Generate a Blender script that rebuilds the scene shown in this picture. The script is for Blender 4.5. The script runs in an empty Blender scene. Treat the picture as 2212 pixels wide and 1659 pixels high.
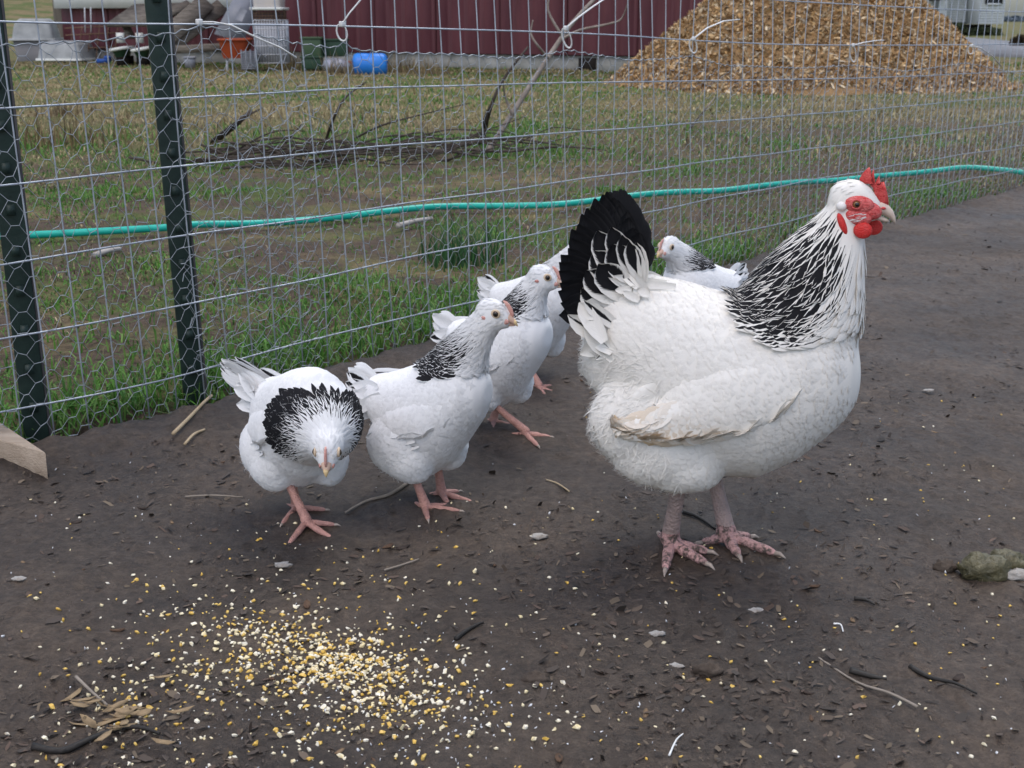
import bpy, bmesh, math, random
import numpy as np
from mathutils import Vector, Matrix
from mathutils.bvhtree import BVHTree

# ------------------------------------------------------------------ camera, sky, sun, exposure
S = bpy.context.scene
COL = S.collection
F = 1300.0; H = .57; PITCH = math.atan(365 / F)      # focal length in pixels of a 1024 wide frame, lens height, tilt
K = 1024 / 2212.0
cam = bpy.data.cameras.new('camera'); camo = bpy.data.objects.new('camera', cam); COL.objects.link(camo)
camo.location = (0, 0, H); camo.rotation_euler = (math.pi / 2 - PITCH, 0, 0)
cam.sensor_width = 36; cam.lens = 36 * F / 1024; cam.clip_start = .02; cam.clip_end = 3000
cam.dof.use_dof = True; cam.dof.focus_distance = 1.45; cam.dof.aperture_fstop = 22
S.camera = camo
SUN_EL, SUN_AZ = 58, 205            # azimuth: degrees clockwise from +Y (north)
W = bpy.data.worlds.new('World'); S.world = W; W.use_nodes = True
nt = W.node_tree; bg = nt.nodes['Background']
sky = nt.nodes.new('ShaderNodeTexSky'); sky.sky_type = 'NISHITA'; sky.sun_disc = False
sky.sun_elevation = math.radians(SUN_EL); sky.sun_rotation = math.radians(SUN_AZ)
sky.dust_density = 2.5; sky.air_density = 1.0; sky.ozone_density = 1.0
hs = nt.nodes.new('ShaderNodeHueSaturation'); hs.inputs['Saturation'].default_value = .95
nt.links.new(sky.outputs[0], hs.inputs['Color']); nt.links.new(hs.outputs[0], bg.inputs[0]); bg.inputs[1].default_value = .15
sun = bpy.data.lights.new('sun', 'SUN'); suno = bpy.data.objects.new('sun', sun); COL.objects.link(suno)
sun.energy = 1.4; sun.angle = math.radians(30); sun.color = (1, .98, .95)
suno.rotation_euler = (math.radians(90 - SUN_EL), 0, math.radians(180 - SUN_AZ) + math.pi)
suno.location = (0, 0, 6)
S.view_settings.view_transform = 'Standard'; S.view_settings.look = 'None'
S.view_settings.exposure = .60; S.view_settings.gamma = 1
S.view_settings.use_curve_mapping = False
S.render.engine = 'CYCLES'; S.cycles.use_denoising = True; S.cycles.denoising_prefilter = 'ACCURATE'
S.cycles.max_bounces = 8; S.cycles.transparent_max_bounces = 12
try: S.cycles.denoiser = 'OPENIMAGEDENOISE'
except Exception: pass

rng = np.random.RandomState(7); random.seed(7)

# ------------------------------------------------------------------ helpers
def ray(dx, dy):
    "view ray through a point measured on the 2212 wide copy of the photograph"
    u = (dx * K - 512) / F; v = (dy * K - 384) / F
    return np.array((u, math.cos(PITCH) - v * math.sin(PITCH), -math.sin(PITCH) - v * math.cos(PITCH)))
CAMP = np.array((0, 0, H))
def G(dx, dy, z=0.0):
    r = ray(dx, dy); return CAMP + r * ((z - H) / r[2])
def PY(dx, dy, Y):
    r = ray(dx, dy); return CAMP + r * (Y / r[1])
def PPL(dx, dy, o, yaw):
    "(forward, up) of a picture point on the upright plane through o that runs along yaw"
    d = np.array((math.cos(yaw), math.sin(yaw), 0)); n = np.array((-d[1], d[0], 0))
    r = ray(dx, dy); t = np.dot(np.array((o[0], o[1], 0)) - CAMP, n) / np.dot(r, n)
    p = CAMP + r * t
    return np.dot(p - np.array((o[0], o[1], 0)), d), p[2]

def put(name, me, mat=None, parent=None, loc=None):
    o = bpy.data.objects.new(name, me); COL.objects.link(o)
    if mat is not None and me is not None:
        for m in (mat if isinstance(mat, (list, tuple)) else [mat]): me.materials.append(m)
    if parent is not None: o.parent = parent
    if loc is not None: o.location = loc
    return o
def empty(name, loc=(0, 0, 0), rz=0, sc=1):
    o = bpy.data.objects.new(name, None); COL.objects.link(o); o.location = loc; o.rotation_euler = (0, 0, rz)
    o.scale = (sc, sc, sc); o.empty_display_size = .1; return o
def tag(o, label, cat=None, group=None, kind=None):
    o['label'] = label
    if cat: o['category'] = cat
    if group: o['group'] = group
    if kind: o['kind'] = kind
    return o
def structure(o): o['kind'] = 'structure'; return o

def mesh_np(name, V, Fq, uv=None, col=None, smooth=True, mi=None):
    "mesh from arrays; Fq is an (n,4) or (n,3) array or a list of faces; uv and col are per vertex"
    me = bpy.data.meshes.new(name)
    V = np.asarray(V, dtype=np.float32)
    if isinstance(Fq, np.ndarray):
        k = Fq.shape[1]; n = len(Fq); flat = Fq.astype(np.int32).ravel()
        starts = np.arange(n, dtype=np.int32) * k; tot = np.full(n, k, dtype=np.int32)
    else:
        tot = np.array([len(f) for f in Fq], dtype=np.int32); flat = np.concatenate([np.asarray(f, dtype=np.int32) for f in Fq])
        starts = np.concatenate([[0], np.cumsum(tot)[:-1]]).astype(np.int32); n = len(Fq)
    me.vertices.add(len(V)); me.vertices.foreach_set('co', V.ravel())
    me.loops.add(len(flat)); me.loops.foreach_set('vertex_index', flat)
    me.polygons.add(n); me.polygons.foreach_set('loop_start', starts); me.polygons.foreach_set('loop_total', tot)
    if mi is not None: me.polygons.foreach_set('material_index', np.asarray(mi, dtype=np.int32))
    me.update(calc_edges=True)
    if smooth: me.polygons.foreach_set('use_smooth', np.ones(n, dtype=bool))
    if uv is not None:
        l = me.uv_layers.new(name='UVMap'); l.data.foreach_set('uv', np.asarray(uv, dtype=np.float32)[flat].ravel())
    if col is not None:
        a = me.color_attributes.new('Col', 'FLOAT_COLOR', 'POINT'); a.data.foreach_set('color', np.asarray(col, dtype=np.float32).ravel())
    return me

class MB:
    "collects shapes, then makes one mesh"
    def __init__(s): s.v = []; s.f = []; s.m = []
    def add(s, V, Fs, m=0):
        b = len(s.v); s.v.extend([tuple(map(float, p)) for p in V]); s.f.extend([[i + b for i in f] for f in Fs]); s.m.extend([m] * len(Fs)); return s
    def box(s, c, d, R=None, m=0, taper=1.0):
        P = []
        for z in (-.5, .5):
            k = 1 if z < 0 else taper
            for x, y in ((-.5, -.5), (.5, -.5), (.5, .5), (-.5, .5)):
                p = Vector((x * d[0] * k, y * d[1] * k, z * d[2]))
                P.append((R @ p if R else p) + Vector(c))
        return s.add(P, [(3, 2, 1, 0), (4, 5, 6, 7), (0, 1, 5, 4), (1, 2, 6, 5), (2, 3, 7, 6), (3, 0, 4, 7)], m)
    def prism(s, poly, z0, z1, m=0):
        n = len(poly)
        P = [(x, y, z0) for x, y in poly] + [(x, y, z1) for x, y in poly]
        return s.add(P, [list(range(n))[::-1], list(range(n, 2 * n))] + [(i, (i + 1) % n, n + (i + 1) % n, n + i) for i in range(n)], m)
    def tube(s, pts, rad, n=6, m=0, flat=1.0, cap=True):
        pts = [Vector(p) for p in pts]
        if not hasattr(rad, '__len__'): rad = [rad] * len(pts)
        V = []; Fs = []; up = None
        for i, p in enumerate(pts):
            t = (pts[min(i + 1, len(pts) - 1)] - pts[max(i - 1, 0)]).normalized()
            if up is None:
                up = Vector((0, 0, 1)) if abs(t.z) < .9 else Vector((1, 0, 0))
            a = t.cross(up).normalized(); b = a.cross(t).normalized(); up = b
            for k in range(n):
                an = 2 * math.pi * k / n
                V.append(p + (a * math.cos(an) + b * math.sin(an) * flat) * rad[i])
        for i in range(len(pts) - 1):
            for k in range(n):
                Fs.append((i * n + k, i * n + (k + 1) % n, (i + 1) * n + (k + 1) % n, (i + 1) * n + k))
        if cap: Fs.append(tuple(range(n))[::-1]); Fs.append(tuple((len(pts) - 1) * n + k for k in range(n)))
        return s.add(V, Fs, m)
    def loft(s, secs, n=24, m=0):
        "secs: (centre, side axis vector, up axis vector)"
        V = []; Fs = []
        for c, a, b in secs:
            c = Vector(c); a = Vector(a); b = Vector(b)
            for k in range(n):
                an = 2 * math.pi * k / n; V.append(c + a * math.cos(an) + b * math.sin(an))
        for i in range(len(secs) - 1):
            for k in range(n): Fs.append((i * n + k, i * n + (k + 1) % n, (i + 1) * n + (k + 1) % n, (i + 1) * n + k))
        Fs.append(tuple(range(n))[::-1]); Fs.append(tuple((len(secs) - 1) * n + k for k in range(n)))
        return s.add(V, Fs, m)
    def ball(s, c, r, n=12, h=8, R=None, m=0):
        r = Vector(r) if hasattr(r, '__len__') else Vector((r, r, r)); c = Vector(c)
        V = []; Fs = []
        def T(p):
            p = Vector((p[0] * r.x, p[1] * r.y, p[2] * r.z)); return (R @ p if R else p) + c
        V.append(T((0, 0, -1)))
        for i in range(1, h):
            a = -math.pi / 2 + math.pi * i / h
            for k in range(n): V.append(T((math.cos(a) * math.cos(2 * math.pi * k / n), math.cos(a) * math.sin(2 * math.pi * k / n), math.sin(a))))
        V.append(T((0, 0, 1)))
        for k in range(n): Fs.append((0, 1 + (k + 1) % n, 1 + k))
        for i in range(h - 2):
            for k in range(n): Fs.append((1 + i * n + k, 1 + i * n + (k + 1) % n, 1 + (i + 1) * n + (k + 1) % n, 1 + (i + 1) * n + k))
        e = len(V) - 1; b = 1 + (h - 2) * n
        for k in range(n): Fs.append((b + k, b + (k + 1) % n, e))
        return s.add(V, Fs, m)
    def mesh(s, name, smooth=False): return mesh_np(name, np.array(s.v), s.f, smooth=smooth, mi=s.m)
    def build(s, name, mat, parent=None, smooth=False, loc=None, bevel=0):
        o = put(name, s.mesh(name, smooth), mat, parent, loc)
        if bevel:
            b = o.modifiers.new('bevel', 'BEVEL'); b.width = bevel; b.segments = 2; b.limit_method = 'ANGLE'
        return o

def srgb(*c): return tuple(((v / 255) / 12.92 if v / 255 <= .04045 else ((v / 255 + .055) / 1.055) ** 2.4) for v in c)
def M(name, c, rough=.7, spec=.3, c2=None, scale=8, bump=0, bscale=40, metal=0, detail=6, coords='Object', stretch=None, contrast=(.35, .65)):
    m = bpy.data.materials.new(name); m.use_nodes = True; n = m.node_tree; b = n.nodes['Principled BSDF']
    b.inputs['Base Color'].default_value = (*c, 1); b.inputs['Roughness'].default_value = rough
    b.inputs['Specular IOR Level'].default_value = spec; b.inputs['Metallic'].default_value = metal
    tc = n.nodes.new('ShaderNodeTexCoord'); src = tc.outputs[coords]
    if stretch:
        mp = n.nodes.new('ShaderNodeMapping'); mp.inputs['Scale'].default_value = stretch; n.links.new(src, mp.inputs[0]); src = mp.outputs[0]
    if c2:
        t = n.nodes.new('ShaderNodeTexNoise'); t.inputs['Scale'].default_value = scale; t.inputs['Detail'].default_value = detail; t.inputs['Roughness'].default_value = .65
        n.links.new(src, t.inputs[0])
        r = n.nodes.new('ShaderNodeValToRGB'); r.color_ramp.elements[0].color = (*c, 1); r.color_ramp.elements[1].color = (*c2, 1)
        r.color_ramp.elements[0].position = contrast[0]; r.color_ramp.elements[1].position = contrast[1]
        n.links.new(t.outputs[0], r.inputs[0]); n.links.new(r.outputs[0], b.inputs['Base Color'])
    if bump:
        t = n.nodes.new('ShaderNodeTexNoise'); t.inputs['Scale'].default_value = bscale; t.inputs['Detail'].default_value = 8; n.links.new(src, t.inputs[0])
        bp = n.nodes.new('ShaderNodeBump'); bp.inputs['Strength'].default_value = bump; bp.inputs['Distance'].default_value = .01
        n.links.new(t.outputs[0], bp.inputs['Height']); n.links.new(bp.outputs[0], b.inputs['Normal'])
    return m
def vcol_mat(name, rough=.7, spec=.25, trans=0, noise=0):
    m = bpy.data.materials.new(name); m.use_nodes = True; n = m.node_tree; b = n.nodes['Principled BSDF']
    a = n.nodes.new('ShaderNodeVertexColor'); a.layer_name = 'Col'
    b.inputs['Roughness'].default_value = rough; b.inputs['Specular IOR Level'].default_value = spec
    n.links.new(a.outputs[0], b.inputs['Base Color'])
    if trans:
        t = n.nodes.new('ShaderNodeBsdfTranslucent'); n.links.new(a.outputs[0], t.inputs[0])
        x = n.nodes.new('ShaderNodeMixShader'); x.inputs[0].default_value = trans
        n.links.new(b.outputs[0], x.inputs[1]); n.links.new(t.outputs[0], x.inputs[2]); n.links.new(x.outputs[0], n.nodes['Material Output'].inputs[0])
    return m

# value noise, several octaves, for terrain and patches
def vnoise(x, y, scale, seed=0, octv=4, pers=.5):
    out = np.zeros_like(x, dtype=float); amp = 1; tot = 0
    for o in range(octv):
        X = x * scale * 2 ** o + 17.3 * o + seed * 31.7; Y = y * scale * 2 ** o - 9.1 * o + seed * 13.1
        xi = np.floor(X).astype(np.int64); yi = np.floor(Y).astype(np.int64); fx = X - xi; fy = Y - yi
        fx = fx * fx * (3 - 2 * fx); fy = fy * fy * (3 - 2 * fy)
        def h(a, b):
            q = (a * 374761393 + b * 668265263 + seed * 974711 + o * 15731) & 0x7fffffff
            q = ((q ^ (q >> 13)) * 1274126177) & 0x7fffffff
            return ((q ^ (q >> 16)) & 0xffff) / 65535.0
        v = (h(xi, yi) * (1 - fx) + h(xi + 1, yi) * fx) * (1 - fy) + (h(xi, yi + 1) * (1 - fx) + h(xi + 1, yi + 1) * fx) * fy
        out += v * amp; tot += amp; amp *= pers
    return out / tot
def sstep(a, b, x): t = np.clip((x - a) / (b - a), 0, 1); return t * t * (3 - 2 * t)

# ------------------------------------------------------------------ fence line (frame of the pen)
FO = np.array((-.645, 1.719)); FT = np.array((2.445, 2.866)); FT = FT / np.linalg.norm(FT); FN = np.array((FT[1], -FT[0]))
def sn(x, y):
    return (x - FO[0]) * FT[0] + (y - FO[1]) * FT[1], (x - FO[0]) * FN[0] + (y - FO[1]) * FN[1]
def fw(s, n, z): return (FO[0] + FT[0] * s + FN[0] * n, FO[1] + FT[1] * s + FN[1] * n, z)
def FP(px, py, n=0.0):
    "(s, z) where a pixel of the 1024 wide picture meets the fence plane"
    r = ray(px / K, py / K); o = FO + FN * n
    t = np.dot(o - CAMP[:2], FN) / np.dot(r[:2], FN); p = CAMP + r * t
    return sn(p[0], p[1])[0], p[2]

# ------------------------------------------------------------------ ground
def dirt_h(x, y):
    return (vnoise(x, y, 3, 1, 3) - .5) * .018 + (vnoise(x, y, 9, 12, 3) - .5) * .010 + (vnoise(x, y, 28, 2, 3) - .5) * .009 + (vnoise(x, y, 90, 5, 2) - .5) * .006
def yard_h(x, y):
    s, n = sn(x, y)
    near = (vnoise(x, y, 2.5, 3, 4) - .5) * .05 * sstep(0, .3, -n)
    lip = .012 * sstep(.0, .10, -n) - .05 * (1 - sstep(-.04, .04, -n))
    hill = 2.8 * sstep(20, 60, y) * sstep(-5, -13, x - .0 * y) + .2 * sstep(20, 60, y) * 0
    far = (vnoise(x, y, .12, 4, 3) - .5) * .16 * sstep(18, 60, y)
    return near + lip + hill + far
def grad_axis(a, b, c, n):      # fine near c
    t = np.linspace(-1, 1, n); k = 6.0
    u = np.sinh(k * t) / np.sinh(k)
    return np.where(u < 0, c + (c - a) * u, c + (b - c) * u)
gx = grad_axis(-1200, 1200, .3, 421); gy = grad_axis(-60, 2500, 3.0, 421)
X, Y = np.meshgrid(gx, gy); Z = yard_h(X, Y)
idx = np.arange(421 * 421).reshape(421, 421)
Fq = np.stack([idx[:-1, :-1], idx[:-1, 1:], idx[1:, 1:], idx[1:, :-1]], -1).reshape(-1, 4)

def ground_mat():
    m = bpy.data.materials.new('winter lawn'); m.use_nodes = True; n = m.node_tree; b = n.nodes['Principled BSDF']
    b.inputs['Roughness'].default_value = .9; b.inputs['Specular IOR Level'].default_value = .1
    tc = n.nodes.new('ShaderNodeTexCoord')
    def noise(s, d=6, r=.6):
        t = n.nodes.new('ShaderNodeTexNoise'); t.inputs['Scale'].default_value = s; t.inputs['Detail'].default_value = d; t.inputs['Roughness'].default_value = r
        n.links.new(tc.outputs['Object'], t.inputs[0]); return t
    def ramp(src, p0, c0, p1, c1):
        r = n.nodes.new('ShaderNodeValToRGB'); e = r.color_ramp.elements
        e[0].position = p0; e[0].color = (*c0, 1); e[1].position = p1; e[1].color = (*c1, 1); n.links.new(src, r.inputs[0]); return r
    def mix(f, a, c):
        x = n.nodes.new('ShaderNodeMix'); x.data_type = 'RGBA'; n.links.new(f, x.inputs[0]); n.links.new(a, x.inputs[6]); n.links.new(c, x.inputs[7]); return x.outputs[2]
    fine = noise(60, 8, .7); big = noise(1.6, 5); pat = noise(4.5, 4)
    straw = ramp(fine.outputs[0], .3, (.10, .075, .04), .7, (.27, .21, .11))
    green = ramp(fine.outputs[0], .3, (.04, .055, .018), .7, (.13, .16, .05))
    soil = ramp(fine.outputs[0], .3, (.05, .036, .028), .72, (.15, .11, .08))
    k1 = ramp(big.outputs[0], .42, (0, 0, 0), .58, (1, 1, 1)); k2 = ramp(pat.outputs[0], .45, (0, 0, 0), .6, (1, 1, 1))
    c = mix(k1.outputs[0], green.outputs[0], straw.outputs[0]); nearmix = mix(k2.outputs[0], soil.outputs[0], c)
    sep = n.nodes.new('ShaderNodeSeparateXYZ'); n.links.new(tc.outputs['Object'], sep.inputs[0])
    mr = n.nodes.new('ShaderNodeMapRange'); mr.inputs[1].default_value = 5; mr.inputs[2].default_value = 9; n.links.new(sep.outputs[1], mr.inputs[0])
    farc = mix(k1.outputs[0], straw.outputs[0], green.outputs[0])
    def rng_(o_, a0, a1, b0, b1):
        q = n.nodes.new('ShaderNodeMapRange'); n.links.new(o_, q.inputs[0])
        for i_, v_ in enumerate((a0, a1, b0, b1)): q.inputs[i_ + 1].default_value = v_
        return q.outputs[0]
    def mul(p_, q_):
        x = n.nodes.new('ShaderNodeMath'); x.operation = 'MULTIPLY'; n.links.new(p_, x.inputs[0]); n.links.new(q_, x.inputs[1]); return x.outputs[0]
    worn = mul(mul(rng_(sep.outputs[0], .1, 1.0, 0, .85), rng_(sep.outputs[1], 8.2, 6.8, 0, 1)), rng_(pat.outputs[0], .35, .55, .35, 1))      # trodden bare patch
    n.links.new(mix(worn, mix(mr.outputs[0], nearmix, farc), soil.outputs[0]), b.inputs['Base Color'])
    bp = n.nodes.new('ShaderNodeBump'); bp.inputs['Strength'].default_value = .8; bp.inputs['Distance'].default_value = .02
    n.links.new(fine.outputs[0], bp.inputs['Height']); n.links.new(bp.outputs[0], b.inputs['Normal'])
    return m
ground = structure(put('ground', mesh_np('ground', np.stack([X, Y, Z], -1).reshape(-1, 3), Fq), ground_mat()))

def dirt_mat():
    m = bpy.data.materials.new('damp trodden dirt'); m.use_nodes = True; n = m.node_tree; b = n.nodes['Principled BSDF']
    tc = n.nodes.new('ShaderNodeTexCoord')
    def noise(s, d=8, r=.65):
        t = n.nodes.new('ShaderNodeTexNoise'); t.inputs['Scale'].default_value = s; t.inputs['Detail'].default_value = d; t.inputs['Roughness'].default_value = r
        n.links.new(tc.outputs['Object'], t.inputs[0]); return t
    a = noise(5, 6); f = noise(85, 10, .85); g = noise(260, 6, .7); p = noise(2.2, 4)
    r = n.nodes.new('ShaderNodeValToRGB'); e = r.color_ramp.elements
    e[0].position = .38; e[0].color = (.024, .018, .014, 1); e[1].position = .74; e[1].color = (.186, .143, .108, 1)
    el = r.color_ramp.elements.new(.55); el.color = (.086, .064, .048, 1)
    add = n.nodes.new('ShaderNodeMath'); add.operation = 'MULTIPLY_ADD'; add.inputs[1].default_value = .85; n.links.new(f.outputs[0], add.inputs[0])
    h = n.nodes.new('ShaderNodeMath'); h.operation = 'MULTIPLY'; h.inputs[1].default_value = .28; n.links.new(a.outputs[0], h.inputs[0]); n.links.new(h.outputs[0], add.inputs[2])
    n.links.new(add.outputs[0], r.inputs[0])
    pr = n.nodes.new('ShaderNodeValToRGB'); pr.color_ramp.elements[0].position = .36; pr.color_ramp.elements[0].color = (.72, .72, .74, 1); pr.color_ramp.elements[1].position = .66; pr.color_ramp.elements[1].color = (1.28, 1.22, 1.14, 1)
    pn = noise(3.4, 5, .6); n.links.new(pn.outputs[0], pr.inputs[0])
    px_ = n.nodes.new('ShaderNodeMix'); px_.data_type = 'RGBA'; px_.blend_type = 'MULTIPLY'; px_.inputs[0].default_value = 1
    n.links.new(r.outputs[0], px_.inputs[6]); n.links.new(pr.outputs[0], px_.inputs[7]); n.links.new(px_.outputs[2], b.inputs['Base Color'])
    rr = n.nodes.new('ShaderNodeMapRange'); rr.inputs[1].default_value = .35; rr.inputs[2].default_value = .65; rr.inputs[3].default_value = .38; rr.inputs[4].default_value = .68
    n.links.new(p.outputs[0], rr.inputs[0]); n.links.new(rr.outputs[0], b.inputs['Roughness']); b.inputs['Specular IOR Level'].default_value = .4
    b1 = n.nodes.new('ShaderNodeBump'); b1.inputs['Strength'].default_value = .9; b1.inputs['Distance'].default_value = .009; n.links.new(f.outputs[0], b1.inputs['Height'])
    b2 = n.nodes.new('ShaderNodeBump'); b2.inputs['Strength'].default_value = .8; b2.inputs['Distance'].default_value = .004; n.links.new(g.outputs[0], b2.inputs['Height'])
    n.links.new(b1.outputs[0], b2.inputs['Normal']); n.links.new(b2.outputs[0], b.inputs['Normal'])
    return m
ss = np.arange(-1.6, 5.6, .010); nn_ = np.concatenate([np.arange(-.06, 1.35, .010), np.arange(1.35, 4.5, .03)])
SS, NN = np.meshgrid(ss, nn_)
X = FO[0] + FT[0] * SS + FN[0] * NN; Y = FO[1] + FT[1] * SS + FN[1] * NN
edge = .03 * (vnoise(X, Y, 9, 9, 3) - .5)
Z = dirt_h(X, Y) - .05 * (1 - sstep(-.05, .02, NN + edge)) + .02 * np.exp(-((NN - .03) / .05) ** 2) * vnoise(X, Y, 22, 11, 3)
a, b_ = SS.shape; idx = np.arange(a * b_).reshape(a, b_)
Fq = np.stack([idx[:-1, :-1], idx[1:, :-1], idx[1:, 1:], idx[:-1, 1:]], -1).reshape(-1, 4)
pen = structure(put('pen_dirt', mesh_np('pen_dirt', np.stack([X, Y, Z], -1).reshape(-1, 3), Fq[:, ::-1]), dirt_mat()))

# driveway at the right
asphalt = M('worn asphalt', (.16, .16, .17), .85, .2, (.24, .24, .25), 3, .3, 60)
dl = [(925, 36.5), (975, 39.5), (1060, 48), (1160, 60)]; dr = [(1160, 78), (1060, 62), (985, 56), (938, 46)]
pts = [G(x / K, y / K) for x, y in dl + dr]
mb = MB(); mb.prism([(p[0], p[1]) for p in pts][::-1], -.12, .05)
structure(mb.build('driveway', asphalt))

# ------------------------------------------------------------------ barn
red = M('maroon metal siding', (.066, .017, .024), .5, .35, (.118, .036, .044), 5, .1, 9, stretch=(1, 1, .12))
conc = M('grey concrete', (.20, .20, .18), .9, .2, (.33, .33, .31), 4, .4, 30)
white_trim = M('white painted metal', (.62, .63, .58), .6, .3, (.72, .72, .68), 3)
woodg = M('weathered grey wood', (.10, .085, .07), .85, .15, (.24, .21, .175), 6, .4, 30, stretch=(1, 1, 8))
dark = M('dark timber and painted shade', (.02, .017, .015), .9, .1)  # near black; also colours the blocks that stand for shade at the house
BL = np.array((-6.2, 18.6)); BR = np.array((2.9, 13.96)); bd = (BR - BL) / np.linalg.norm(BR - BL); bn = np.array((bd[1], -bd[0]))
blen = float(np.linalg.norm(BR - BL)); brz = math.atan2(bd[1], bd[0])
barn = tag(empty('barn', (BL[0], BL[1], 0), brz), 'long maroon barn with ribbed metal siding on a concrete footing', 'barn')
def rib_panel(w):
    "one siding sheet: flat field with raised ribs, local x along the wall, -y outwards"
    prof = []; x = 0; n = 4; st = w / n
    for i in range(n):
        prof += [(x, 0), (x + st - .06, 0), (x + st - .045, -.028), (x + st - .015, -.028)]; x += st
        prof += [(x - .001, 0)]
    prof = sorted(set(prof)); V = []; Fs = []
    for z in (.18, 3.0):
        for p in prof: V.append((p[0], p[1], z))
    k = len(prof)
    for i in range(k - 1): Fs.append((i, i + 1, k + i + 1, k + i))
    return mesh_np('siding_sheet', np.array(V), Fs, smooth=False)
pw = blen / 12
pm = rib_panel(pw - .006); pm.materials.append(red)
for i in range(12):
    o = bpy.data.objects.new('siding_sheet', pm); COL.objects.link(o); o.parent = barn; o.location = (i * pw, .004 * (i % 2), 0)
mb = MB(); mb.box((blen / 2, 3.03, 1.5), (blen - .02, 5.9, 2.9)); mb.build('wall', red, barn)
mb = MB(); mb.box((blen / 2, 2.9, .04), (blen - .1, 5.72, .26)); mb.build('footing', conc, barn)
for x in (5.15, 7.9):
    mb = MB(); mb.box((x, .03, .05), (.2, .06, .2)); mb.build('footing_vent', dark, barn)
mb = MB(); R0 = Matrix.Rotation(math.radians(20), 3, 'X')
mb.add([(-.3, -.35, 2.9), (blen + .3, -.35, 2.9), (blen + .3, 3, 4.2), (-.3, 3, 4.2), (-.3, 6.3, 2.9), (blen + .3, 6.3, 2.9),
        (-.3, -.35, 2.8), (blen + .3, -.35, 2.8), (blen + .3, 6.3, 2.8), (-.3, 6.3, 2.8)],
       [(0, 1, 2, 3), (3, 2, 5, 4), (6, 9, 8, 7), (0, 6, 7, 1), (4, 5, 8, 9), (0, 3, 4, 9, 6), (1, 7, 8, 5, 2)])
mb.build('roof', white_trim, barn)
mb = MB(); mb.box((1.55, -.10, .86), (3.1, .05, .30)); mb.build('white_trim_board', white_trim, barn)
def at_px(px, py, Y):
    p = PY(px / K, py / K, Y); return p
def pxm(Y): return Y * .945 / F        # metres per pixel near the horizon at distance Y

# ------------------------------------------------------------------ house, hedge and far trees at the right
siding = M('white clapboard', (.62, .66, .68), .6, .3)
HY = 48.0
def hx(px): return (px - 512) / F * HY * .966
def hz(py): return H - (py - 19) / F * HY * .93
house = tag(empty('white_house', (hx(955), HY, -.3)), 'white clapboard house far off behind the wood chip pile', 'house')
def clap(name, x0, x1, y, z0, z1, lap=.085):
    mb = MB(); n = int((z1 - z0) / lap)
    for i in range(n):
            a = z0 + i * lap
            mb.add([(x0, y - .018, a), (x1, y - .018, a), (x1, y, a + lap), (x0, y, a + lap), (x0, y, a), (x1, y, a)], [(0, 1, 2, 3), (4, 5, 1, 0)])
    return mb.build(name, siding, house)
hl = lambda px: hx(px) - hx(955)
zb = hz(24) + .3
clap('clapboard_wall', hl(968), hl(993), -.9, zb, 3.2)
clap('clapboard_wall', hl(931), hl(940), -.55, zb + .1, 3.2)
clap('clapboard_wall', hl(940), hl(967), .3, zb + .05, 3.2)
clap('clapboard_wall', hl(880), hl(931), -.2, zb, 3.2)
mb = MB(); mb.box(((hl(968) + hl(993)) / 2, .6, 1.6 + zb / 2), (hl(993) - hl(968) - .01, 2.96, 3.2 - zb)); mb.box(((hl(880) + hl(968)) / 2, 2.4, 1.6 + zb / 2), (hl(968) - hl(880), 4, 3.2 - zb)); mb.build('wall_core', siding, house)
mb = MB(); mb.box(((hl(880) + hl(992)) / 2, 2.2, (zb - .02) / 2), (hl(992) - hl(880) - .1, 4.2, zb - .02)); mb.build('crawl_space_shade', dark, house)  # solid near-black box stands in for the shade under the house
glass = M('dark window glass', (.03, .04, .05), .15, .5)
shut = M('dark shutter paint', (.03, .035, .04), .6)
x0, x1 = hl(976), hl(986.5); zt = hz(3.6) + .3
mb = MB(); mb.box(((x0 + x1) / 2, -.93, zt + .45), (x1 - x0, .04, .9)); wo = mb.build('window', glass, house)
mb = MB(); mb.box(((x0 + x1) / 2, -.96, zt - .03), (x1 - x0 + .1, .06, .05)); mb.build('window_sill', siding, wo)
mb = MB(); mb.box(((x0 + x1) / 2, -.965, zt + .35), (x1 - x0, .03, .035)); mb.build('meeting_rail', siding, wo)
for xx in (x0 - .06, x1 + .06):
    mb = MB(); mb.box((xx, -.94, zt + .45), (.10, .04, .94)); mb.build('shutter', shut, house)
mb = MB(); mb.box((hl(927), -.6, 1.9 + zb), (.28, .5, 2.2)); mb.build('porch_shade', dark, house)  # dark block stands in for the shade inside the porch
mb = MB(); mb.add([(hl(875), -1.4, 3.2), (hl(1000), -1.4, 3.2), (hl(1000), 5, 3.2), (hl(875), 5, 3.2), (hl(875), 1.8, 4.8), (hl(1000), 1.8, 4.8)], [(0, 1, 5, 4), (2, 3, 4, 5), (0, 4, 3), (1, 2, 5), (0, 3, 2, 1)])
mb.build('roof', M('grey shingles', (.10, .10, .11), .9), house)

def leaf_cloud(name, c, r, n, size, mat, parent, seed, flat=.6):
    rs = np.random.RandomState(seed)
    d = rs.normal(size=(n, 3)); d /= np.linalg.norm(d, axis=1)[:, None]
    rad = rs.uniform(.45, 1.0, n) ** .5 * (.75 + .5 * vnoise(d[:, 0] * 2 + d[:, 2], d[:, 1] * 2, 1.3, seed, 3))
    p = d * rad[:, None] * np.array(r) + np.array(c)
    a = rs.normal(size=(n, 3)); a /= np.linalg.norm(a, axis=1)[:, None]; b = np.cross(a, rs.normal(size=(n, 3))); b /= np.linalg.norm(b, axis=1)[:, None]
    s = (rs.uniform(.5, 1.2, n) * size)[:, None]
    V = np.stack([p - a * s, p - b * s * flat, p + a * s, p + b * s * flat], 1).reshape(-1, 3)
    return put(name, mesh_np(name, V, np.arange(4 * n).reshape(n, 4), smooth=False), mat, parent)
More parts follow.
